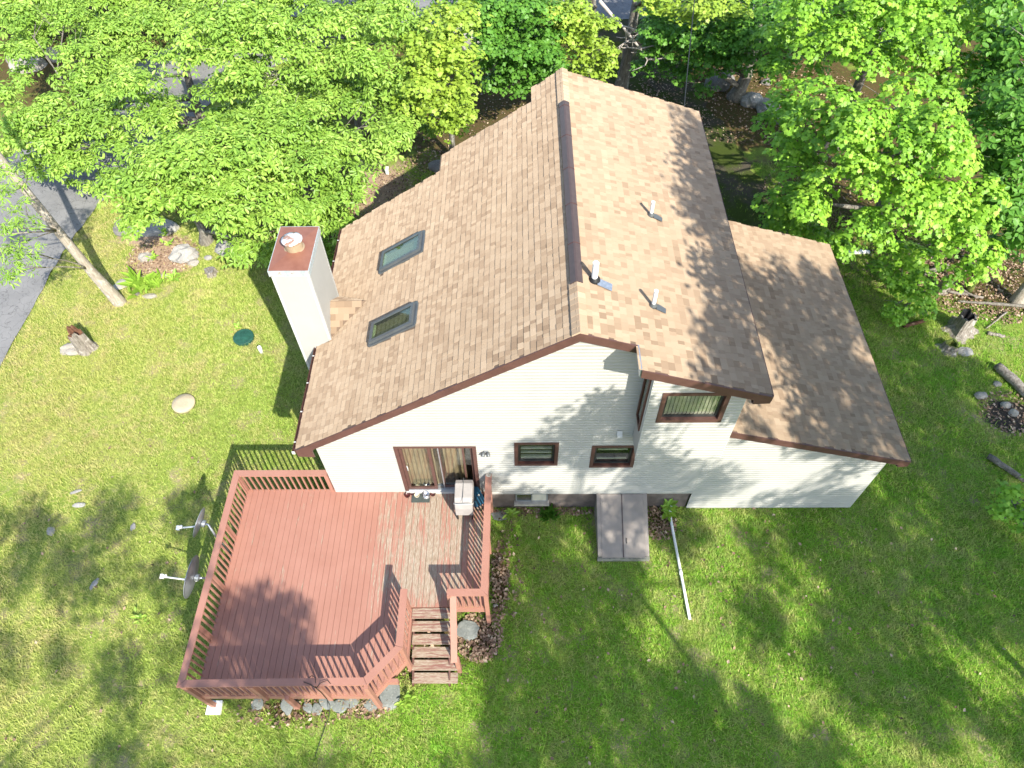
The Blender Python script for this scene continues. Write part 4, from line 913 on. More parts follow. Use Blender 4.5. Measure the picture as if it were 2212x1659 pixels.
stump('weathered flared stump with dark hollow top at the wood edge', 14.15, 6.25, .25, .72, (-.05,0), .72, .10, .8, 8, inner='black')
stump('small low mossy stump in front of the flared stump', 13.52, 5.48, .20, .30, (0,0), .7, .06, .5, 9, inner='moss_bark')
stump('grey broken stump half hidden by the maple leaves', 14.2, 8.05, .16, .6, (.05,0), .5, .2, .5, 12)
def log(label, pts, rad, mat='dead_wood', name='log', cat='log', n=10, group=None):
    P = [Vector(p) for p in pts]; out = []; R = []
    for i in range(len(P)-1):
        for k in range(6):
            t_ = k/6; p = P[i].lerp(P[i+1], t_); out.append(p+Vector((rnd.uniform(-.02,.02),rnd.uniform(-.02,.02),rnd.uniform(-.01,.02)))); R.append(rad[i]+(rad[i+1]-rad[i])*t_)
    out.append(P[-1]); R.append(rad[-1]); R = [x*(1+rnd.uniform(-.1,.1)) for x in R]
    return tag(MB().tube(out, R, n).build(name, mat, None, True, tuple(out[0])), label, cat, group)
log('weathered grey log lying in the grass at the right edge', [(14.68,4.75,.12),(15.1,3.75,.13),(15.6,2.6,.12)], [.13,.15,.14])
log('mossy upright post behind the flared stump', [(15.04,7.95,0),(15.05,8.0,.9)], [.13,.10], 'moss_bark', 'mossy_post', 'post')
log('pale dead branch lying behind the flared stump', [(14.3,7.9,.06),(15.4,7.62,.05)], [.05,.04], name='dead_branch', cat='branch')
log('short pale branch crossing the dead branch', [(14.75,8.0,.10),(15.15,7.55,.10)], [.045,.03], name='dead_branch', cat='branch')
log('long thin fallen stem across the leaf litter', [(14.5,7.45,.07),(15.6,7.3,.08),(17.2,7.15,.07)], [.03,.05,.06], 'bark', 'dead_branch', 'branch')
log('forked pale stick right of the flared stump', [(15.0,6.3,.04),(15.9,6.95,.06)], [.02,.035], name='dead_branch', cat='branch')
log('broken wood slab right of the flared stump', [(14.95,6.1,.03),(15.45,5.95,.03)], [.07,.05], name='wood_slab', cat='wood')
log('red brown rotten log under the maple sapling', [(12.35,6.35,.08),(13.1,6.6,.08)], [.07,.06], 'rotten', 'rotten_log', 'log')
log('weathered plank pile piece under the maple', [(13.7,8.6,.2),(14.6,8.9,.25)], [.09,.08], name='dead_branch', cat='branch')
log('dark broken log in the grass at lower right', [(13.2,1.55,.06),(13.9,.75,.06)], [.09,.07], 'bark')

# ------------------------------------------------------------------ trees
OAK_T = np.array([(0,0,0),(.30,.17,.04),(.68,.20,.03),(1,0,-.10),(.68,-.20,.03),(.30,-.17,.04)],float); OAK_F = [(0,3,2,1),(0,5,4,3)]
_mp = [(0,0),(.12,.33),(.02,.50),(.34,.40),(.56,.56),(.60,.30),(1.0,0),(.60,-.30),(.56,-.56),(.34,-.40),(.02,-.50),(.12,-.33)]
MAP_T = np.array([(x,y,-.10*abs(y)-.06*x*x) for x,y in _mp],float); MAP_F = [(0,6,5,4,3,2,1),(0,11,10,9,8,7,6)]
OVAL_T = np.array([(0,0,0),(.35,.30,.02),(.75,.22,0),(1,0,-.08),(.75,-.22,0),(.35,-.30,.02)],float); OVAL_F = OAK_F
LEAF = {'oak': (OAK_T,OAK_F,.18,6), 'maple': (MAP_T,MAP_F,.135,4), 'oval': (OVAL_T,OVAL_F,.22,4), 'ash': (np.array([(0,0,0),(.3,.10,.02),(.7,.09,0),(1,0,-.08),(.7,-.09,0),(.3,-.10,.02)],float),OAK_F,.16,8)}
def foliage(blobs, kind, dens, flat=.55, inner=.45, size=1., seed=0, lobes=None):
    q = np.random.default_rng(seed); T, F, S, m = LEAF[kind]; P = []; N = []; Dr = []; C = []
    for bi, (x,y,z,r) in enumerate(blobs):
        # each blob is broken into several layered sprays
        nsp = max(3, int(5*r+2)) if lobes is None else lobes; cs = []
        for _ in range(nsp):
            d = q.normal(size=3); d /= np.linalg.norm(d); d[2] = abs(d[2])*.9-.25; cs.append(np.array([x,y,z])+d*np.array([r,r,r*flat*1.15])*q.uniform(.45,.95))
        for sc in cs:
            rs = r*(q.uniform(.38,.62) if lobes is None else q.uniform(.62,.92)); k = max(4, int(dens*rs*rs*9)); hd = .34 if lobes is None else .62; nz_ = .22 if lobes is None else .15
            a = q.uniform(0,2*pi,k); rr = rs*np.sqrt(q.uniform(0,1,k)); out = np.stack([np.cos(a),np.sin(a)],1)
            dome = (1-(rr/rs)**2)*rs*hd+q.normal(0,.05,k)
            p = np.stack([sc[0]+out[:,0]*rr, sc[1]+out[:,1]*rr, sc[2]+dome-.04],1)
            P.append(p); t_ = (rr/rs)[:,None]
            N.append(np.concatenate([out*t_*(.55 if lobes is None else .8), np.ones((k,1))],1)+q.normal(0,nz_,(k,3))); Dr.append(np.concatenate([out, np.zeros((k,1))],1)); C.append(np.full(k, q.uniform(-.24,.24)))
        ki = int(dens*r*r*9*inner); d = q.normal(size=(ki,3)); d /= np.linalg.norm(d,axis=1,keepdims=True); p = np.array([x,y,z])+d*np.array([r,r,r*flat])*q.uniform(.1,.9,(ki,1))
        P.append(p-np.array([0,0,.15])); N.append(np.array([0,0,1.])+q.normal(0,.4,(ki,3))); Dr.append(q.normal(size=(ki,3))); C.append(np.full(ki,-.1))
    P = np.concatenate(P); N = norm(np.concatenate(N)); Dr = np.concatenate(Dr); C = np.concatenate(C); n = len(P)
    # rosettes of m leaves
    P = np.repeat(P,m,0); N = np.repeat(N,m,0); C = np.repeat(C,m)
    a = (np.tile(np.arange(m),n)*2*pi/m+np.repeat(q.uniform(0,6.28,n),m))+q.normal(0,.35,n*m)
    D0 = np.repeat(norm(Dr*np.array([1,1,0])+1e-6),m,0); X = np.cross(N, np.array([0,0,1.])+D0*.3); X = norm(X); Y = np.cross(N,X)
    D = X*np.cos(a)[:,None]+Y*np.sin(a)[:,None]; droop = q.uniform(.10,.55,n*m)[:,None]
    Dl = norm(D-N*droop); Nl = norm(N+D*droop)+q.normal(0,.18,(n*m,3))
    off = .02+.03*q.random(n*m)
    Pl = P+D*off[:,None]; Sz = S*size*q.uniform(.55,1.25,n*m)
    keep = Pl[:,2] > .08
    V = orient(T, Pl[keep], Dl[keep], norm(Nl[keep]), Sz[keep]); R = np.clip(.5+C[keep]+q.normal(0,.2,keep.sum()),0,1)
    return V, F, R
def limb_path(a, b, q, bend=.25):
    a, b = Vector(a), Vector(b); L = (b-a).length; mid = a.lerp(b,.5)+Vector((q.normal()*bend*L*.25,q.normal()*bend*L*.25,L*.10*bend*2))
    return [a*(1-t_)**2+mid*2*t_*(1-t_)+b*t_*t_ for t_ in (0,.2,.4,.6,.8,1.)]
def tree(name, label, base, top, r0, blobs, kind, mat, dens, bark='bark', seed=0, cat='tree', group=None, nlimb=10, size=1., flat=.55, inner=.45, twigs=2, path=None, lw=1., lobes=None):
    q = np.random.default_rng(seed+100); root = thing(name, label, cat, base, group)
    base = Vector(base); top = Vector(top); pts = path or [base+(top-base)*t_+Vector((sin(t_*5+seed)*.06,cos(t_*4+seed)*.06,0))*(t_ > 0) for t_ in np.linspace(0,1,9)]
    n = len(pts); rad = [r0*(1.0-.7*i/(n-1))*(1.35 if i == 0 else 1) for i in range(n)]
    p2 = [pts[0]-Vector((0,0,.1))]+list(pts); MB().tube(p2, [r0*1.6]+rad, 14).build('trunk', bark, root, True)
    order = sorted(blobs, key=lambda b: -b[3])[:nlimb]
    for b in order:
        c = Vector(b[:3]); zz = min(max(base.z+.8, c.z-abs(c.xy.to_3d().length*0)-1.2*((c-base).xy.length)**.6*.6), top.z)
        t_ = min(1, max(.12, (zz-base.z)/max(.1,top.z-base.z))); i = min(n-1, int(t_*(n-1))); s = pts[i]
        mb = MB(); pa = limb_path(s, c, q); mb.tube(pa, [lw*v_ for v_ in (rad[i]*.45+.012,rad[i]*.36+.01,rad[i]*.27+.01,.026,.018,.008)], 7)
        for _ in range(twigs):
            d = Vector(q.normal(size=3)); d.z = abs(d.z)*.4; d = d.normalized()*b[3]*.9; mb.tube(limb_path(pa[3], c+d, q), [.02,.016,.012,.01,.008,.005], 5)
        mb.build('limb', bark, root, True)
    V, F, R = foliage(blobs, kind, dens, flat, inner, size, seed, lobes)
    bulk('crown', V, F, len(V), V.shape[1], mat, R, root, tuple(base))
    return root
CR = {}
CR['A']=[(-11.02,8.06,4.68,1.1),(-10.05,8.67,5.17,1.2),(-8.88,9.39,5.19,1.2),(-7.78,9.67,4.5,1.2),(-6.39,9.83,4.53,1.2),(-5.64,9.56,3.88,1.0),(-4.86,10.63,4.11,1.1),(-6.13,9.04,3.23,1.1),(-7.5,8.91,3.45,1.2),(-8.57,8.51,4.05,1.2),(-9.71,8.19,4.48,1.0),(-10.68,7.94,4.44,0.9),(-8.71,8.27,2.81,1.0),(-7.7,9.09,1.78,1.0),(-6.26,9.1,2.06,0.9),(-9.13,8.11,3.77,0.8),(-4.53,11.97,3.96,0.9),(-7.99,10.78,5.03,1.1),(-8.2,9.07,1.09,0.7),(-7.02,9.19,0.85,0.7),(-6.26,9.34,0.81,0.6),(-6.82,10.56,5.0,1.1),(-11.5,8.02,4.63,0.7)]
CR['B']=[(-16.67,13.98,3.23,1.1),(-15.34,14.42,3.21,1.2),(-12.79,13.16,4.49,1.2),(-16.16,12.97,2.21,1.1),(-17.15,13.15,2.67,0.9),(-14.81,13.73,2.43,1.2),(-12.53,13.37,3.39,1.0),(-10.77,13.2,5.49,1.2),(-9.27,13.43,5.65,1.2),(-7.86,13.83,5.64,1.2),(-6.42,13.52,5.09,1.2),(-4.84,13.65,5.47,1.2),(-7.5,13.72,3.99,1.2),(-5.83,13.21,4.03,1.2),(-4.35,13.44,4.63,1.2),(-3.39,14.37,5.54,1.2),(-8.87,13.23,4.64,1.1),(-10.2,13.03,4.45,0.9),(-6.29,14.19,6.12,1.2),(-8.47,14.14,6.32,1.2),(-10.31,13.7,6.27,1.2),(-4.5,14.44,6.27,1.2),(-17.41,13.46,3.03,0.9),(-15.84,13.8,2.78,1.0),(-15.43,12.84,1.91,0.8),(-10.05,13.35,3.29,0.8),(-3.63,13.8,3.19,0.9),(-16.59,12.41,1.94,0.6)]
CR['C']=[(-19.67,19.29,3.88,1.2),(-18.2,20.06,3.75,1.2),(-16.58,19.95,3.14,1.2),(-15.08,20.79,3.26,1.2),(-16.38,16.94,3.63,1.1),(-15.86,19.23,2.55,1.2),(-18.59,16.31,4.19,0.8),(-18.01,14.46,3.84,0.8),(-16.26,15.47,3.49,0.9),(-17.73,13.52,3.36,0.9),(-17.96,12.81,2.74,0.8),(-15.6,16.96,3.06,0.9)]
CR['D']=[(-2.37,13.78,6.28,1.0),(-2.86,12.93,5.23,1.0),(-2.41,12.61,4.2,0.9),(-3.1,12.77,4.27,0.9),(-1.95,13.13,5.57,0.9),(-2.15,12.64,3.66,0.6),(-1.85,12.76,4.6,0.6),(-1.66,14.38,6.26,0.9),(-2.67,13.26,5.81,0.9),(-4.12,13.89,3.22,0.7)]
CR['E']=[(-0.67,15.74,5.1,1.2),(0.29,15.78,5.55,1.2),(-0.19,15.46,4.43,1.1),(-1.02,15.71,4.13,1.0),(0.62,15.51,4.72,1.0),(-0.98,16.11,5.56,1.2),(0.13,15.4,3.94,0.7),(1.11,15.58,4.34,0.8)]
CR['F']=[(1.83,16.37,5.39,1.0),(2.5,16.21,4.82,0.9),(2.84,16.36,3.9,0.8),(1.96,16.33,4.52,0.9),(3.09,16.69,3.17,0.5),(1.29,16.7,5.16,0.9),(2.11,16.52,3.55,0.6),(1.83,17.12,2.76,0.5),(0.99,17.09,4.39,0.7)]
CR['G']=[(5.34,16.8,5.38,0.9),(6.62,16.69,5.34,0.9),(7.38,17.33,4.61,0.6),(6.06,16.87,5.02,0.7),(4.72,17.02,5.36,0.7),(7.83,16.93,5.21,0.6)]
CR['H']=[(5.8,18.39,3.84,1.3),(6.9,17.61,3.87,1.3),(7.86,17.49,4.1,1.3),(8.92,17.3,3.84,1.2),(6.49,17.49,3.23,1.0),(7.49,17.17,3.21,1.1),(8.5,17.87,4.58,1.3),(8.37,17.05,3.09,0.8),(7.42,17.12,2.69,0.6),(9.48,17.08,2.87,0.8),(5.37,18.37,3.13,1.0)]
CR['J']=[(8.67,11.7,4.64,0.9),(8.23,11.54,4.26,0.7),(8.3,10.27,4.05,0.9),(8.56,9.38,4.99,0.9),(8.63,9.05,3.68,0.9),(9.14,8.28,3.68,0.8),(8.6,10.02,2.36,0.9),(8.99,9.51,1.92,0.8),(9.71,9.18,1.8,0.8),(9.33,8.89,5.99,1.0),(9.79,8.76,6.35,1.0),(10.56,8.29,6.51,1.0),(11.31,7.87,6.43,0.9),(10.34,7.79,5.78,1.0),(11.55,7.36,5.79,0.9),(9.78,8.0,5.49,0.9),(9.56,7.85,4.6,0.8),(10.62,7.26,4.74,0.9),(11.75,7.0,4.86,0.9),(10.04,7.52,3.78,0.8),(11.09,7.08,3.81,0.8),(12.87,7.82,1.93,0.8),(12.97,7.17,3.0,0.8),(12.98,6.96,3.89,0.8),(12.03,7.89,1.57,0.7),(9.18,8.62,5.51,0.8),(9.02,8.43,4.72,0.7),(12.61,6.98,4.86,0.6),(10.63,7.37,3.21,0.7),(7.87,11.88,4.77,0.5),(10.98,7.32,5.39,0.9),(13.65,7.03,1.8,0.7),(10.07,8.79,1.55,0.6),(10.33,7.93,2.43,0.7),(14.29,7.13,2.27,0.7),(8.92,9.61,5.89,0.9)]
CR['K']=[(8.57,14.22,6.14,1.0),(9.41,13.52,6.62,1.1),(9.26,13.29,5.8,0.9),(10.41,12.62,5.92,1.0),(9.99,13.12,6.67,1.1),(11.47,12.51,6.68,1.1),(12.72,12.41,6.86,1.1),(12.46,12.07,5.69,1.0),(13.66,12.06,5.53,1.0),(11.31,12.22,5.31,0.9),(12.48,12.02,4.95,0.9),(13.8,12.32,6.54,1.0),(8.54,14.01,5.58,0.7),(10.99,12.89,7.12,1.1)]
CR['L']=[(13.98,11.06,6.66,0.9),(13.61,9.07,6.32,0.9),(14.15,10.74,5.86,0.8),(13.72,8.27,5.4,0.8),(14.19,8.02,4.01,0.8),(15.49,8.2,2.41,0.7),(13.84,8.64,4.51,0.7),(13.62,9.16,5.54,0.7),(13.8,11.37,7.56,0.9),(14.41,7.59,4.02,0.6)]
CR['M']=[(12.02,6.59,1.45,0.65),(12.74,6.53,0.76,0.5),(11.94,6.12,0.8,0.45),(11.72,7.04,1.5,0.5),(11.7,6.51,0.8,0.4),(12.4,6.46,1.78,0.45)]
CR['N']=[(12.6,-0.29,0.97,0.45),(12.77,-0.72,0.77,0.4),(12.33,-0.6,0.8,0.3)]
CR['P']=[(-12.54,5.14,6.5,0.7),(-12.86,5.34,5.6,0.6),(-13.5,5.17,4.8,0.6),(-13.53,5.45,4.2,0.45),(-14.08,5.13,4.0,0.5),(-11.71,4.84,7.4,0.5)]
CR['FA']=[(-23.22,25.26,3.17,1.15),(-23.44,24.55,2.27,1.01),(-23.12,24.36,1.52,1.13),(-21.31,25.12,3.0,1.28),(-22.04,25.03,1.9,1.05),(-22.46,24.16,1.06,1.06),(-18.93,24.54,3.23,1.22),(-20.29,24.32,2.18,0.98),(-19.99,23.96,1.16,1.17),(-18.34,25.09,2.89,1.03),(-18.22,25.0,1.86,1.24),(-19.42,25.43,0.51,0.99),(-15.85,24.56,3.3,1.0),(-16.86,25.42,1.87,1.05),(-17.2,24.85,1.02,1.02),(-15.35,25.15,2.82,1.15),(-14.96,25.37,1.92,1.01),(-15.17,24.84,0.85,1.29)]
CR['FB']=[(-12.75,23.12,3.66,1.08),(-13.85,23.47,2.81,1.25),(-14.47,24.08,1.43,1.25),(-11.2,23.47,3.54,1.14),(-12.04,24.5,2.39,1.08),(-12.6,24.47,0.98,1.13),(-10.23,24.09,3.54,0.99),(-10.86,24.7,1.98,1.09),(-11.21,23.45,1.57,1.21),(-9.16,25.0,3.02,1.09),(-9.19,24.06,2.38,0.98),(-9.37,24.24,0.89,1.21),(-6.99,24.64,2.89,1.23),(-7.14,24.06,2.41,1.07),(-7.88,23.7,1.37,1.17),(-5.64,23.97,3.59,1.09),(-5.57,23.37,2.81,1.13),(-6.16,23.73,1.27,1.02)]
CR['FC']=[(-1.58,23.82,3.52,1.05),(-2.3,24.68,2.08,1.28),(-2.63,24.97,0.77,1.26),(-0.02,24.68,3.18,1.26),(-1.0,23.88,2.22,1.22),(-0.1,23.52,1.39,0.97),(0.91,24.02,3.06,1.18),(0.94,25.05,1.84,1.06),(0.91,24.59,0.69,1.22)]
CR['FD']=[(6.3,24.48,3.18,1.26),(6.41,23.5,2.08,1.07),(7.02,24.73,0.59,1.18),(8.31,24.7,2.75,1.15),(8.34,24.97,1.74,1.17),(8.34,23.56,1.3,1.14),(9.89,24.92,2.67,1.09),(9.29,23.67,2.11,1.25),(10.15,23.8,0.85,0.99),(11.17,24.09,3.15,1.08),(11.35,24.57,1.99,1.18),(11.93,25.28,0.69,1.1)]
CR['FE']=[(11.5,21.12,4.37,1.26),(11.5,20.87,3.51,1.17),(12.5,20.8,2.41,1.17),(13.35,21.41,4.4,1.2),(13.85,21.9,3.04,1.18),(13.81,21.77,2.03,1.19),(14.43,21.46,4.3,1.27),(14.04,20.53,3.86,1.25),(15.46,21.09,2.6,1.02),(16.39,22.31,3.82,1.02),(17.09,22.28,2.82,1.23),(17.33,21.84,2.04,1.15),(17.56,22.54,3.7,1.27),(17.17,21.22,3.21,1.0),(18.59,22.61,1.46,1.13),(19.05,22.32,3.77,1.21),(19.24,22.41,2.88,1.12),(20.17,21.9,1.81,1.21),(19.62,20.91,4.53,1.3),(20.82,22.44,2.57,1.03),(20.47,21.23,2.37,1.11)]
def lower(bl, dz, f=1., k=1, dx=(0,0)): return [(x+dx[0],y+dx[1],max(.6,z-dz),r*f) for x,y,z,r in bl[::k]]
def split(bl, fn): return [b for b in bl if fn(b)], [b for b in bl if not fn(b)]
A1, A2 = split(CR['A'], lambda b: b[0] < -8.2)
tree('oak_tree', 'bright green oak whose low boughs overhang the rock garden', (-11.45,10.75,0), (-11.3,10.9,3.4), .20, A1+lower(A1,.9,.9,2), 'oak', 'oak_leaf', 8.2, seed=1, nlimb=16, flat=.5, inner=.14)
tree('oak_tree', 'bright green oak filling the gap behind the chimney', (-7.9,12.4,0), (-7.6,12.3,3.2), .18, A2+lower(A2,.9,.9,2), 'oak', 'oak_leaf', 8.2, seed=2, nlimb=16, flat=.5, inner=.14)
B1, B2 = split(CR['B'], lambda b: b[0] < -9.5)
tree('oak_tree', 'tall oak reaching over the road at upper left', (-13.2,17.6,0), (-12.9,17.3,4.0), .24, B1+lower(B1,1.1,.9,2,(0,.5)), 'oak', 'oak_leaf', 7.8, seed=3, nlimb=16, flat=.5, inner=.14)
tree('oak_tree', 'oak at the top of the picture behind the chimney oak', (-6.6,17.4,0), (-6.4,17.2,4.0), .22, B2+lower(B2,1.1,.9,2,(0,.5)), 'oak', 'oak_leaf', 7.8, seed=4, nlimb=16, flat=.5, inner=.14)
tree('young_tree', 'low yellow green young tree beside the pale ledge boulder', (-18.6,18.2,0), (-18.4,18,2.4), .12, CR['C']+lower(CR['C'],.9,.9,2), 'oak', 'oak_leaf', 7.0, seed=5, nlimb=10)
tree('maple_tree', 'yellow green maple between the oaks and the ridge end', (-2.7,15.4,0), (-2.6,15,5.8), .13, CR['D']+lower(CR['D'],.9,.85,2,(0,.3)), 'maple', 'yellow_leaf', 11, seed=6, nlimb=9)
tree('maple_tree', 'dark green shaded maple behind the roof peak', (.9,18.9,0), (.5,18.3,5.8), .16, CR['E']+lower(CR['E'],1.,.9,1,(0,.4))+[(-.9,18.0,3.0,.9),(.6,17.6,2.2,.8),(1.6,18.6,4.2,.9)], 'maple', 'deep_leaf', 10, seed=7, nlimb=9)
tree('maple_tree', 'lime maple bough hanging just left of the dead branch', (3.22,21.0,0), (2.8,19.6,7.0), .20, CR['F']+lower(CR['F'],.8,.8,2,(0,.3)), 'maple', 'yellow_leaf', 11, seed=8, nlimb=8)
tree('maple_tree', 'tall straight trunked tree behind the right roof slope', (4.47,20.27,0), (5.2,20.6,9.5), .24, CR['G']+[(5.5,21,9.5,1.4),(3.8,21.8,10,1.4),(6.6,22,9.6,1.4),(5,22.6,11,1.5)], 'maple', 'yellow_leaf', 10, seed=9, nlimb=9)
pA = [Vector(p) for p in ((9.40,19.55,0),(9.50,19.6,.4),(9.62,19.62,.9),(9.68,19.62,1.5),(9.66,19.65,2.4),(9.55,19.8,3.6),(9.5,20,5.0))]
tree('maple_tree', 'shaded maple with crooked pale trunk among mossy boulders', (9.43,19.6,0), (9.5,20,5), .30, CR['H']+lower(CR['H'],1.,.9,2,(0,.5)), 'maple', 'deep_leaf', 8.5, seed=10, nlimb=10, path=pA)
tree('maple_tree', 'big bright green maple leaning over the garage', (13.0,11.4,0), (12.8,11.2,4.4), .26, CR['J']+lower(CR['J'],1.3,.9,3,(.4,.6)), 'maple', 'maple_leaf', 13, seed=11, nlimb=16, flat=.5, lobes=2, inner=.08)
tree('maple_tree', 'tall maple filling the upper right behind the big one', (12.6,16.0,0), (12.4,15.6,5.4), .26, CR['K']+lower(CR['K'],1.4,.9,2,(.3,.7))+[(10.5,13.8,10.5,1.3),(12,14,11,1.4),(13.6,14.5,10.5,1.3),(11.5,15.5,12,1.4),(9.4,15,11.5,1.2),(13,16.5,12,1.4),(15,15,11,1.4),(8.2,15.6,10.8,1.1)], 'maple', 'maple_leaf', 12, seed=12, nlimb=12, flat=.5, lobes=2, inner=.08)
tree('broadleaf_tree', 'large leaved tree cut by the right picture edge', (16.45,7.45,0), (16.1,8.9,8.2), .17, CR['L']+lower(CR['L'],1.2,1.,1,(.5,.3)), 'oval', 'deep_leaf', 7.5, seed=13, nlimb=9, lobes=3, inner=.3, bark='pale_bark', path=[Vector(p) for p in ((16.45,7.45,0),(16.52,7.6,1),(16.5,7.9,2.2),(16.4,8.2,3.6),(16.3,8.5,5.2),(16.2,8.8,6.8),(16.1,8.9,8.2))])
tree('maple_sapling', 'bright maple sapling at the corner of the right lawn', (12.75,7.3,0), (12.5,7.0,1.9), .05, CR['M'], 'maple', 'maple_leaf', 16, seed=14, cat='sapling', nlimb=6, size=.85)
tree('maple_sapling', 'leafy sapling at the right edge of the lawn', (12.9,-.35,0), (12.7,-.4,1.1), .03, CR['N']+[(13.3,-.2,1.2,.45),(13.4,-.7,.9,.4)], 'maple', 'maple_leaf', 14, seed=15, cat='sapling', nlimb=4, size=.9)
pT = [Vector(p) for p in ((-13.65,7.75,0),(-13.78,7.76,1.2),(-13.88,7.77,2.6),(-13.96,7.78,4.2),(-14.06,7.76,5.6),(-14.2,7.7,7.5),(-14.5,7.6,10),(-14.8,7.5,13))]
tree('ash_tree', 'pale trunked tall tree rising out of the left picture edge', (-13.65,7.75,0), (-14.8,7.5,13), .165, CR['P']+[(-14.8,4.8,6.2,.7),(-15.6,4.4,5.6,.6),(-16.5,7.0,9.5,1.0),(-15.2,5.2,10.5,1.0),(-17.2,8.6,11,1.1)], 'ash', 'oak_leaf', 6.5, bark='pale_bark', seed=16, nlimb=11, lw=.35)
FARL = {'FA': 'far oak at the top left corner beyond the road', 'FB': 'far oak at the top edge above the left oaks', 'FC': 'far dark maple at the top edge above the roof peak', 'FD': 'far maple at the top edge above the gravel driveway', 'FE': 'far maple at the top right corner'}
for i, (k, x, y) in enumerate((('FA',-20.5,26.0),('FB',-11,25.5),('FC',-1.2,25.5),('FD',8.5,25.5),('FE',17,22.8))):
    tree('oak_tree' if i < 2 else 'maple_tree', FARL[k], (x,y,0), (x,y,2.6), .2, CR[k]+lower(CR[k],1.0,.9,2,(0,.5)), 'oak' if i < 2 else 'maple', 'oak_leaf' if i < 2 else ('deep_leaf' if i in (2,3) else 'maple_leaf'), 4.5 if i < 2 else 5.5, seed=40+i, nlimb=8, size=1.25, group='trees along the road behind')
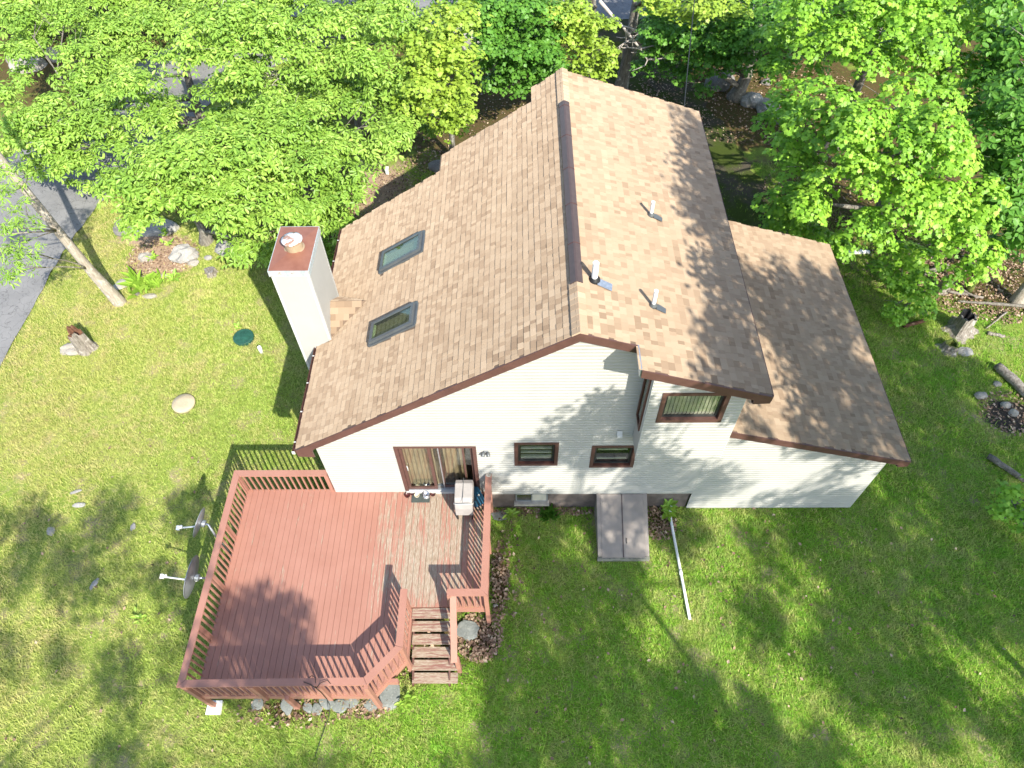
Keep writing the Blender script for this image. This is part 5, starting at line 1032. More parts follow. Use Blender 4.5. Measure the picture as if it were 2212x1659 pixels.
# tall trees standing outside the frame, on the sun side of the yard: they throw the dappled shade
SH=[((20.4,-18.1),[(17.1,-15.8,17.0,0.6),(17.5,-20.8,17.0,0.5),(17.5,-20.8,16.6,0.6),(17.2,-18.6,15.6,0.5),(17.8,-18.0,16.6,0.6),(17.4,-20.7,15.8,0.4),(16.5,-18.0,13.6,0.5),(16.4,-17.2,14.1,0.5),(16.4,-15.7,13.3,0.5),(17.8,-17.2,16.1,0.5),(18.5,-16.3,16.8,0.6),(18.9,-16.7,17.5,0.5),(18.1,-20.0,15.4,0.6),(16.4,-16.0,12.6,0.5),(17.6,-17.3,14.9,0.6),(18.6,-17.3,16.2,0.6),(18.6,-16.9,16.8,0.5),(18.9,-23.8,15.7,0.5),(18.3,-22.4,14.7,0.6),(18.2,-21.9,14.8,0.6),(19.0,-22.4,15.7,0.6),(18.4,-20.3,15.0,0.5),(17.4,-17.3,13.1,0.6),(17.3,-17.5,13.8,0.5),(17.4,-16.5,13.5,0.6),(17.9,-17.1,14.9,0.5),(18.1,-16.7,14.9,0.6),(18.0,-15.5,14.5,0.4),(19.1,-16.6,16.2,0.5),(19.6,-16.6,17.3,0.4),(19.2,-15.4,16.6,0.5),(19.8,-15.1,17.0,0.5),(19.6,-14.2,16.8,0.4),(20.0,-24.7,16.4,0.5),(20.0,-22.7,17.5,0.4),(18.9,-19.9,15.5,0.4),(16.5,-15.0,10.9,0.4),(18.2,-17.3,14.2,0.4),(17.7,-15.4,13.0,0.5),(19.7,-18.7,16.7,0.4),(19.0,-15.2,15.6,0.4),(18.2,-21.6,13.4,0.6),(19.2,-22.1,14.4,0.6),(17.6,-19.8,12.3,0.5),(18.2,-18.1,13.0,0.4),(17.1,-16.2,11.7,0.4),(19.9,-17.5,16.0,0.5),(18.4,-15.0,13.9,0.5),(19.8,-14.5,15.3,0.5),(20.7,-24.7,16.7,0.5),(20.2,-23.6,15.7,0.5),(17.6,-18.1,10.8,0.6),(17.7,-16.6,11.2,0.6),(20.3,-18.1,15.4,0.6),(18.3,-14.3,12.8,0.6),(19.8,-14.2,15.2,0.6),(18.6,-20.0,12.3,0.4),(18.6,-19.0,12.0,0.5),(19.6,-19.5,13.5,0.5),(19.9,-19.8,14.0,0.5),(19.3,-16.5,13.7,0.6),(18.4,-14.6,12.0,0.6),(21.3,-15.7,16.4,0.6),(21.6,-23.4,15.6,0.5),(20.9,-22.6,15.2,0.6),(20.4,-20.3,14.3,0.4),(19.7,-17.9,12.6,0.5),(21.8,-21.7,16.5,0.5),(21.7,-19.0,16.2,0.4),(21.5,-18.1,15.6,0.6),(20.3,-16.0,14.3,0.4),(21.5,-16.6,15.7,0.5),(22.4,-16.5,17.3,0.5),(20.6,-21.3,13.2,0.6),(21.5,-23.0,15.1,0.4),(20.6,-20.7,13.5,0.5),(22.9,-23.5,17.1,0.4),(20.7,-20.5,14.1,0.6),(19.0,-16.9,11.1,0.4),(18.8,-16.0,10.8,0.4),(20.2,-16.1,12.3,0.6),(21.0,-17.6,14.3,0.6),(20.0,-14.7,12.8,0.4),(22.3,-17.4,16.2,0.5),(21.2,-15.5,14.9,0.6),(21.5,-13.9,14.9,0.4),(21.9,-13.6,15.4,0.6),(21.7,-22.4,14.4,0.4),(21.5,-21.7,14.2,0.4),(22.9,-24.0,16.6,0.6),(23.6,-23.6,17.3,0.4),(22.9,-22.8,16.6,0.6),(23.3,-22.7,17.3,0.5),(19.5,-15.5,11.2,0.6),(20.8,-16.8,12.7,0.5),(20.2,-15.0,11.8,0.4),(20.1,-14.6,11.5,0.5),(21.9,-17.6,15.1,0.5),(20.9,-15.1,13.2,0.6),(22.3,-17.0,15.7,0.4),(21.6,-14.1,14.2,0.6),(23.3,-16.4,16.9,0.5),(23.6,-16.3,17.4,0.5),(22.9,-14.8,16.5,0.6),(23.0,-13.6,16.5,0.5),(20.2,-18.7,11.3,0.4),(20.6,-17.4,11.6,0.6),(20.7,-17.2,11.5,0.6),(20.0,-14.8,10.8,0.4),(23.3,-19.5,16.3,0.6),(20.6,-14.5,11.7,0.4),(24.2,-19.7,17.3,0.5),(20.7,-14.1,12.2,0.5),(21.1,-13.6,12.6,0.6),(22.6,-15.3,15.5,0.5),(23.7,-14.9,16.4,0.5),(22.2,-22.0,13.9,0.4),(21.4,-20.0,12.0,0.6),(24.9,-24.6,17.5,0.6),(23.4,-22.3,15.3,0.6),(24.4,-22.6,16.8,0.5),(22.8,-20.2,14.4,0.5),(21.1,-16.9,11.7,0.6),(23.5,-20.1,15.8,0.5),(23.4,-19.8,15.9,0.4),(23.5,-18.8,15.2,0.4),(24.6,-19.9,17.3,0.5),(24.3,-19.3,16.7,0.4),(23.0,-16.1,14.5,0.5),(23.4,-16.3,15.8,0.5),(24.3,-15.7,16.7,0.4),(23.8,-13.4,16.3,0.5),(24.8,-24.9,17.0,0.5),(21.7,-19.2,12.2,0.6),(21.7,-18.0,12.0,0.4),(21.7,-17.5,12.0,0.6),(24.4,-21.3,16.5,0.6),(22.6,-18.1,13.6,0.6),(23.0,-17.2,14.0,0.4),(21.6,-14.8,11.7,0.6),(22.7,-15.6,13.3,0.4),(22.9,-14.1,13.8,0.6)]),
((12.2,-5.1),[(5.7,-6.3,11.5,0.5),(8.8,-7.1,14.1,0.4),(7.8,-5.5,12.8,0.5),(7.8,-4.2,12.7,0.6),(7.7,-3.5,12.8,0.6),(8.6,-3.2,14.1,0.6),(9.9,-5.3,16.3,0.6),(9.9,-4.8,16.4,0.6),(9.0,-2.2,14.4,0.5),(8.4,-1.4,13.9,0.5),(8.4,-0.2,13.7,0.4),(10.2,-1.7,16.3,0.6),(8.7,-7.7,13.2,0.4),(8.9,-8.0,14.0,0.4),(7.8,-5.9,12.5,0.5),(10.2,-7.6,15.8,0.4),(7.9,-4.2,12.5,0.6),(10.1,-7.2,16.2,0.5),(10.3,-6.2,15.8,0.6),(8.9,-3.5,13.5,0.6),(9.3,-4.1,14.8,0.6),(11.0,-6.3,17.4,0.5),(8.1,-0.5,12.4,0.5),(10.8,-4.3,16.5,0.6),(10.9,-3.8,16.9,0.4),(9.5,-1.5,14.6,0.5),(9.9,-1.6,15.3,0.5),(10.0,-1.2,15.4,0.4),(7.6,-5.6,10.7,0.4),(10.1,-8.3,14.8,0.5),(10.0,-7.4,14.6,0.5),(7.7,-2.4,11.0,0.4),(8.7,-4.0,13.0,0.6),(10.3,-6.3,15.6,0.4),(8.3,-2.5,12.4,0.5),(8.9,-2.1,12.9,0.5),(10.0,-3.8,15.1,0.5),(10.3,-3.8,15.6,0.4),(11.3,-5.0,17.2,0.5),(8.4,0.7,12.3,0.6),(9.2,-0.1,13.2,0.6),(10.3,-1.6,15.2,0.5),(10.9,-1.8,16.0,0.4),(11.5,-7.0,16.4,0.4),(12.0,-6.8,16.8,0.4),(12.3,-5.9,17.3,0.6),(11.6,-5.1,16.6,0.6),(11.4,-4.3,16.5,0.6),(12.4,-4.6,17.3,0.6),(11.8,-3.6,16.9,0.5),(8.8,1.6,12.0,0.5),(10.7,-0.7,14.9,0.4),(9.6,-6.9,12.3,0.5),(10.0,-3.9,12.9,0.6),(9.4,-2.5,12.2,0.6),(10.5,-3.5,13.7,0.5),(10.6,-3.4,14.0,0.6),(10.1,-2.1,13.1,0.5),(10.6,-2.6,14.2,0.6),(9.4,0.2,12.2,0.6),(12.5,-3.8,16.8,0.6),(10.7,-0.3,13.8,0.4),(11.0,-1.1,14.9,0.5),(11.6,-1.4,15.9,0.5),(8.9,-5.4,10.8,0.6),(11.6,-6.5,14.8,0.4),(9.8,-3.3,12.2,0.5),(9.8,-2.1,12.0,0.5),(11.9,-5.0,15.3,0.6),(10.1,-1.9,12.3,0.4),(11.2,-3.3,14.2,0.4),(12.8,-3.5,17.1,0.6),(11.1,-6.1,13.4,0.6),(10.2,-3.7,11.4,0.5),(11.9,-6.1,14.6,0.5),(13.7,-8.2,17.2,0.5),(13.4,-8.3,15.7,0.5),(11.7,-5.2,13.1,0.5),(11.7,-4.7,13.3,0.6),(11.5,-3.8,12.7,0.6),(11.0,-7.4,11.1,0.4),(12.0,-8.8,12.9,0.5),(11.0,-6.0,10.8,0.5),(11.7,-6.2,12.1,0.6),(11.2,-4.7,11.0,0.5),(10.8,-3.5,10.6,0.5),(12.5,-5.9,13.0,0.5),(13.8,-7.1,15.2,0.4),(11.3,-3.2,11.5,0.4),(11.8,-6.2,11.2,0.4),(13.2,-8.3,14.0,0.6),(13.2,-7.6,13.9,0.5),(12.2,-4.9,12.0,0.5),(12.3,-4.7,12.3,0.6),(13.4,-5.6,13.7,0.5),(11.4,-2.2,10.6,0.6),(13.8,-5.3,14.4,0.5),(11.7,-7.3,10.7,0.5),(12.6,-7.9,11.8,0.4),(12.0,-6.8,11.3,0.4),(12.9,-5.9,11.9,0.6),(13.3,-6.5,13.4,0.5),(12.3,-4.3,11.5,0.4),(14.0,-6.3,14.2,0.5),(12.7,-3.5,12.3,0.4),(14.0,-7.7,13.3,0.4),(13.0,-4.4,12.0,0.6),(14.4,-5.9,13.8,0.5),(14.1,-4.0,13.0,0.4),(13.9,-6.8,12.2,0.4),(14.8,-7.3,13.8,0.5),(14.9,-6.8,13.8,0.4),(13.4,-4.6,11.9,0.5),(14.1,-4.0,12.2,0.5),(14.9,-4.8,13.1,0.4),(15.7,-5.7,13.3,0.6),(14.6,-3.7,12.0,0.4),(15.5,-4.5,13.3,0.4),(15.1,-6.1,11.2,0.6),(15.6,-6.1,12.7,0.5),(15.0,-4.8,10.8,0.4),(15.5,-3.3,10.5,0.6),(15.3,-2.2,10.6,0.5),(16.5,-4.7,11.0,0.5),(17.2,-3.5,10.9,0.5),(16.8,-3.1,10.7,0.6),(17.3,-3.5,12.1,0.4),(17.3,-3.4,11.3,0.4),(18.1,-2.8,10.7,0.6)]),
((3.7,-20.5),[(-0.6,-21.2,17.4,0.4),(-1.2,-23.9,15.7,0.6),(-1.4,-22.1,15.0,0.5),(-0.3,-23.2,15.2,0.5),(-0.3,-22.7,15.9,0.5),(-1.4,-21.5,13.2,0.5),(1.3,-23.3,17.0,0.5),(0.1,-21.4,15.3,0.5),(1.4,-17.2,17.1,0.6),(1.2,-22.9,15.9,0.4),(1.7,-23.7,15.9,0.6),(2.4,-23.8,17.2,0.6),(1.7,-20.3,16.3,0.6),(1.1,-18.1,14.7,0.5),(0.8,-16.9,14.5,0.6),(1.0,-22.6,14.5,0.5),(1.0,-16.3,14.1,0.4),(2.7,-23.3,16.3,0.6),(3.1,-20.9,16.9,0.6),(1.1,-16.9,13.3,0.6),(2.5,-19.3,16.2,0.6),(3.6,-19.7,17.2,0.4),(1.3,-15.2,13.4,0.4),(1.9,-21.6,13.7,0.5),(3.2,-19.2,15.5,0.5),(2.8,-18.1,14.9,0.5),(1.3,-15.5,13.3,0.6),(0.7,-19.9,10.8,0.5),(3.6,-24.3,15.3,0.5),(3.8,-20.0,15.9,0.5),(4.0,-19.6,16.5,0.6),(3.9,-19.2,16.2,0.5),(3.0,-17.4,14.9,0.6),(0.9,-13.4,11.4,0.4),(1.7,-19.4,11.6,0.6),(4.7,-23.5,16.8,0.5),(3.0,-20.6,13.3,0.5),(5.6,-23.4,17.0,0.5),(2.7,-20.0,11.1,0.5),(3.9,-22.0,13.8,0.4),(3.5,-18.5,12.0,0.6),(4.0,-20.5,12.4,0.5),(6.5,-22.6,15.6,0.4),(6.7,-24.1,15.0,0.4),(5.4,-21.8,13.2,0.5),(7.3,-23.9,16.1,0.4),(7.3,-24.9,16.1,0.4),(8.4,-25.5,17.0,0.4),(6.1,-21.0,13.6,0.6),(6.5,-21.7,13.2,0.5),(7.3,-22.1,14.3,0.4),(7.4,-23.0,14.5,0.5),(5.2,-17.3,10.8,0.5),(7.4,-20.9,13.0,0.5),(7.8,-20.3,13.9,0.6),(6.6,-16.9,11.8,0.5),(6.8,-19.4,11.4,0.6),(7.7,-20.1,12.5,0.4),(7.3,-19.2,12.6,0.5),(7.5,-18.1,12.5,0.5),(7.8,-17.6,13.2,0.6),(7.7,-19.9,12.2,0.4),(8.0,-19.5,12.6,0.5),(6.9,-17.2,10.9,0.6)]),
((12.4,-19.7),[(8.8,-19.8,15.9,0.6),(9.7,-24.8,16.5,0.6),(8.4,-22.0,14.8,0.4),(9.6,-22.7,16.6,0.6),(9.7,-22.0,16.6,0.5),(9.6,-20.3,16.8,0.4),(9.0,-18.9,15.8,0.4),(10.3,-24.2,16.9,0.6),(10.4,-23.4,17.0,0.4),(8.7,-17.9,13.9,0.4),(8.2,-20.4,12.2,0.5),(10.8,-24.2,17.2,0.4),(9.3,-19.9,14.4,0.6),(8.5,-18.3,13.3,0.4),(10.4,-20.2,15.8,0.4),(10.3,-18.3,15.6,0.4),(10.0,-22.0,14.5,0.6),(9.8,-20.6,14.0,0.5),(9.6,-20.5,14.1,0.5),(8.1,-17.4,12.0,0.5),(9.1,-17.4,12.9,0.5),(11.7,-21.5,17.4,0.5),(10.2,-16.7,14.8,0.4),(11.6,-24.7,16.7,0.5),(9.2,-20.5,13.0,0.6),(9.7,-20.1,13.3,0.5),(8.4,-17.7,11.4,0.5),(9.7,-18.7,13.2,0.5),(9.7,-17.4,13.3,0.4),(11.8,-20.5,16.9,0.4),(11.3,-18.8,15.9,0.5),(11.6,-18.7,16.7,0.4),(8.8,-18.9,10.9,0.5),(10.9,-21.4,14.3,0.5),(10.2,-20.2,13.6,0.4),(10.5,-19.1,13.6,0.6),(9.7,-17.3,12.0,0.6),(10.1,-17.8,13.5,0.6),(11.0,-18.4,14.7,0.5),(10.9,-17.1,14.5,0.4),(11.3,-16.8,15.1,0.5),(11.8,-16.8,15.6,0.4),(11.0,-21.8,13.7,0.5),(11.4,-22.2,14.7,0.6),(12.4,-23.3,16.3,0.5),(12.8,-23.3,16.6,0.6),(11.9,-20.6,15.1,0.5),(13.2,-21.9,16.9,0.5),(12.0,-19.7,15.1,0.6),(12.9,-20.6,17.0,0.4),(11.1,-16.4,14.1,0.6),(12.7,-15.7,17.0,0.4),(13.6,-25.7,17.5,0.6),(10.5,-19.8,11.8,0.5),(10.9,-20.0,12.9,0.4),(14.1,-23.8,17.5,0.5),(11.7,-20.2,14.1,0.5),(11.7,-19.8,13.9,0.4),(11.6,-18.5,13.5,0.6),(11.7,-18.4,13.8,0.4),(13.8,-17.3,17.3,0.4),(11.4,-20.2,12.1,0.4),(13.0,-23.0,15.4,0.4),(13.6,-23.4,16.5,0.5),(11.1,-19.1,12.3,0.5),(13.3,-22.0,15.6,0.4),(14.1,-22.1,16.7,0.5),(12.9,-19.9,14.6,0.4),(12.0,-18.1,13.5,0.5),(13.7,-15.8,16.6,0.5),(11.0,-19.7,11.4,0.4),(12.3,-20.6,12.7,0.5),(14.0,-23.4,16.3,0.4),(13.4,-21.4,15.5,0.5),(12.3,-18.4,12.8,0.5),(11.3,-16.3,11.9,0.5),(14.5,-20.9,16.9,0.6),(13.3,-15.9,15.1,0.4),(14.4,-15.7,17.1,0.5),(12.5,-21.0,13.0,0.6),(15.1,-24.2,16.7,0.6),(13.9,-22.0,15.3,0.4),(12.2,-18.2,12.1,0.6),(11.4,-16.9,11.1,0.5),(13.6,-19.1,14.1,0.6),(14.5,-15.0,16.3,0.6),(13.5,-21.9,13.7,0.5),(15.5,-23.9,16.1,0.4),(15.6,-23.9,16.5,0.5),(11.9,-18.1,11.2,0.6),(13.9,-20.4,14.3,0.4),(13.8,-19.8,14.2,0.5),(13.7,-18.6,13.6,0.4),(13.1,-15.5,12.3,0.5),(12.4,-18.6,10.5,0.5),(13.5,-20.5,13.0,0.5),(15.2,-22.7,15.6,0.4),(12.4,-17.2,10.6,0.5),(13.9,-19.4,13.3,0.6),(14.0,-16.4,13.2,0.6),(15.3,-17.8,15.2,0.5),(14.7,-17.2,14.6,0.6),(14.7,-21.3,13.3,0.4),(13.6,-20.0,12.0,0.6),(13.1,-17.5,10.9,0.4),(15.8,-21.7,15.6,0.5),(14.9,-15.3,14.1,0.6),(16.7,-23.9,15.7,0.4),(15.4,-22.2,14.3,0.5),(16.8,-23.2,16.0,0.6),(14.6,-18.9,12.1,0.4),(15.1,-19.6,13.6,0.5),(14.9,-19.0,13.3,0.4),(14.9,-19.0,11.8,0.4),(14.7,-15.6,11.7,0.5),(17.0,-22.6,15.2,0.5),(16.7,-20.9,14.0,0.5),(15.5,-19.3,12.4,0.6),(14.5,-15.1,11.0,0.6),(15.4,-15.8,12.4,0.6),(15.6,-20.1,11.8,0.6),(16.1,-20.3,12.3,0.6),(15.3,-18.5,11.3,0.6),(15.2,-15.8,10.8,0.5),(15.6,-15.9,11.8,0.4),(15.3,-14.8,10.6,0.5)]),
((-6.0,-17.8),[(-9.8,-22.5,13.8,0.4),(-7.7,-21.8,17.4,0.4),(-8.1,-18.5,16.6,0.5),(-9.7,-15.0,14.4,0.6),(-10.5,-20.5,11.7,0.5),(-9.9,-21.7,13.2,0.5),(-9.0,-21.2,14.2,0.5),(-8.6,-21.9,15.5,0.5),(-11.5,-16.1,10.6,0.5),(-8.1,-20.8,16.0,0.4),(-11.5,-15.4,11.0,0.4),(-8.8,-18.0,14.5,0.4),(-11.3,-13.9,10.9,0.5),(-10.6,-13.7,12.0,0.6),(-10.4,-12.8,11.9,0.5),(-7.4,-21.5,16.2,0.6),(-10.0,-16.4,11.7,0.4),(-10.9,-15.4,10.6,0.6),(-7.8,-19.6,15.7,0.6),(-9.8,-15.9,12.5,0.4),(-7.5,-18.6,16.6,0.5),(-6.9,-17.9,16.9,0.4),(-9.9,-12.7,12.5,0.6),(-10.4,-19.8,11.0,0.4),(-9.3,-19.3,11.8,0.4),(-9.6,-19.0,12.1,0.5),(-9.9,-17.4,11.2,0.4),(-10.0,-16.2,11.0,0.5),(-9.4,-16.7,12.3,0.5),(-9.1,-14.7,13.0,0.4),(-9.5,-12.6,11.7,0.5),(-8.1,-20.8,13.2,0.4),(-9.5,-18.7,11.2,0.5),(-9.7,-17.3,11.0,0.5),(-6.4,-21.4,16.1,0.5),(-7.9,-16.1,13.9,0.5),(-7.5,-16.0,14.7,0.4),(-9.9,-11.5,10.7,0.6),(-7.5,-14.8,14.7,0.5),(-8.8,-20.0,11.6,0.5),(-6.4,-23.4,15.7,0.4),(-8.4,-17.9,11.8,0.6),(-7.8,-18.5,13.0,0.4),(-6.5,-20.1,15.3,0.4),(-7.7,-16.6,12.9,0.5),(-5.5,-19.8,17.1,0.4),(-6.0,-17.6,15.7,0.5),(-6.1,-22.9,14.5,0.4),(-5.3,-24.3,16.4,0.6),(-6.1,-20.6,14.9,0.5),(-7.2,-18.3,13.6,0.5),(-4.5,-21.2,17.1,0.4),(-7.7,-16.0,12.5,0.5),(-6.5,-13.9,13.8,0.5),(-6.3,-21.4,13.3,0.4),(-6.0,-21.5,14.0,0.4),(-8.1,-17.6,10.9,0.5),(-5.2,-21.3,15.8,0.4),(-5.1,-20.2,15.9,0.5),(-5.0,-19.6,15.8,0.5),(-3.8,-24.8,16.3,0.5),(-4.9,-21.3,14.9,0.4),(-6.0,-19.9,13.6,0.4),(-3.6,-22.4,16.8,0.6),(-4.0,-21.0,16.8,0.5),(-4.1,-20.5,16.5,0.6),(-7.2,-14.6,11.0,0.6),(-4.3,-19.4,16.5,0.6),(-6.9,-12.3,11.9,0.4),(-4.1,-22.7,15.2,0.5),(-4.0,-22.2,15.4,0.6),(-5.0,-19.3,14.0,0.6),(-3.8,-21.1,16.1,0.5),(-6.4,-11.7,11.6,0.5),(-6.1,-19.4,11.6,0.4),(-3.9,-18.2,14.4,0.6),(-3.6,-17.6,15.7,0.5),(-3.1,-17.7,16.4,0.4),(-4.6,-14.6,14.0,0.5),(-6.5,-10.9,10.6,0.4),(-4.1,-21.2,13.5,0.4),(-5.4,-18.5,11.8,0.5),(-2.4,-17.2,16.1,0.4),(-5.4,-18.8,11.2,0.5),(-4.6,-19.4,12.4,0.4),(-2.9,-16.8,15.0,0.5),(-2.1,-17.1,15.9,0.6),(-4.6,-19.6,11.3,0.6),(-2.5,-22.0,14.5,0.5),(-3.3,-20.4,13.3,0.4),(-4.0,-18.8,12.1,0.5),(-4.2,-13.9,11.6,0.6),(-4.4,-13.0,11.5,0.5),(-3.7,-13.2,12.8,0.5),(-4.0,-11.9,11.7,0.6),(-1.0,-16.2,16.4,0.6),(-3.2,-20.1,11.5,0.4),(-1.2,-16.8,15.0,0.6),(-3.0,-19.6,10.9,0.6),(-2.8,-15.4,11.1,0.5),(-2.4,-16.1,12.0,0.6),(-1.9,-17.2,11.6,0.5),(-2.4,-12.9,10.7,0.5),(-2.7,-12.6,10.8,0.4),(-2.2,-11.6,11.7,0.5),(-1.5,-19.8,12.3,0.4),(-1.3,-12.4,12.5,0.6),(-0.8,-15.0,11.5,0.4),(0.1,-14.4,12.5,0.4),(-0.2,-15.4,10.9,0.5),(0.1,-13.3,10.7,0.6),(-0.3,-12.5,10.5,0.4)]),
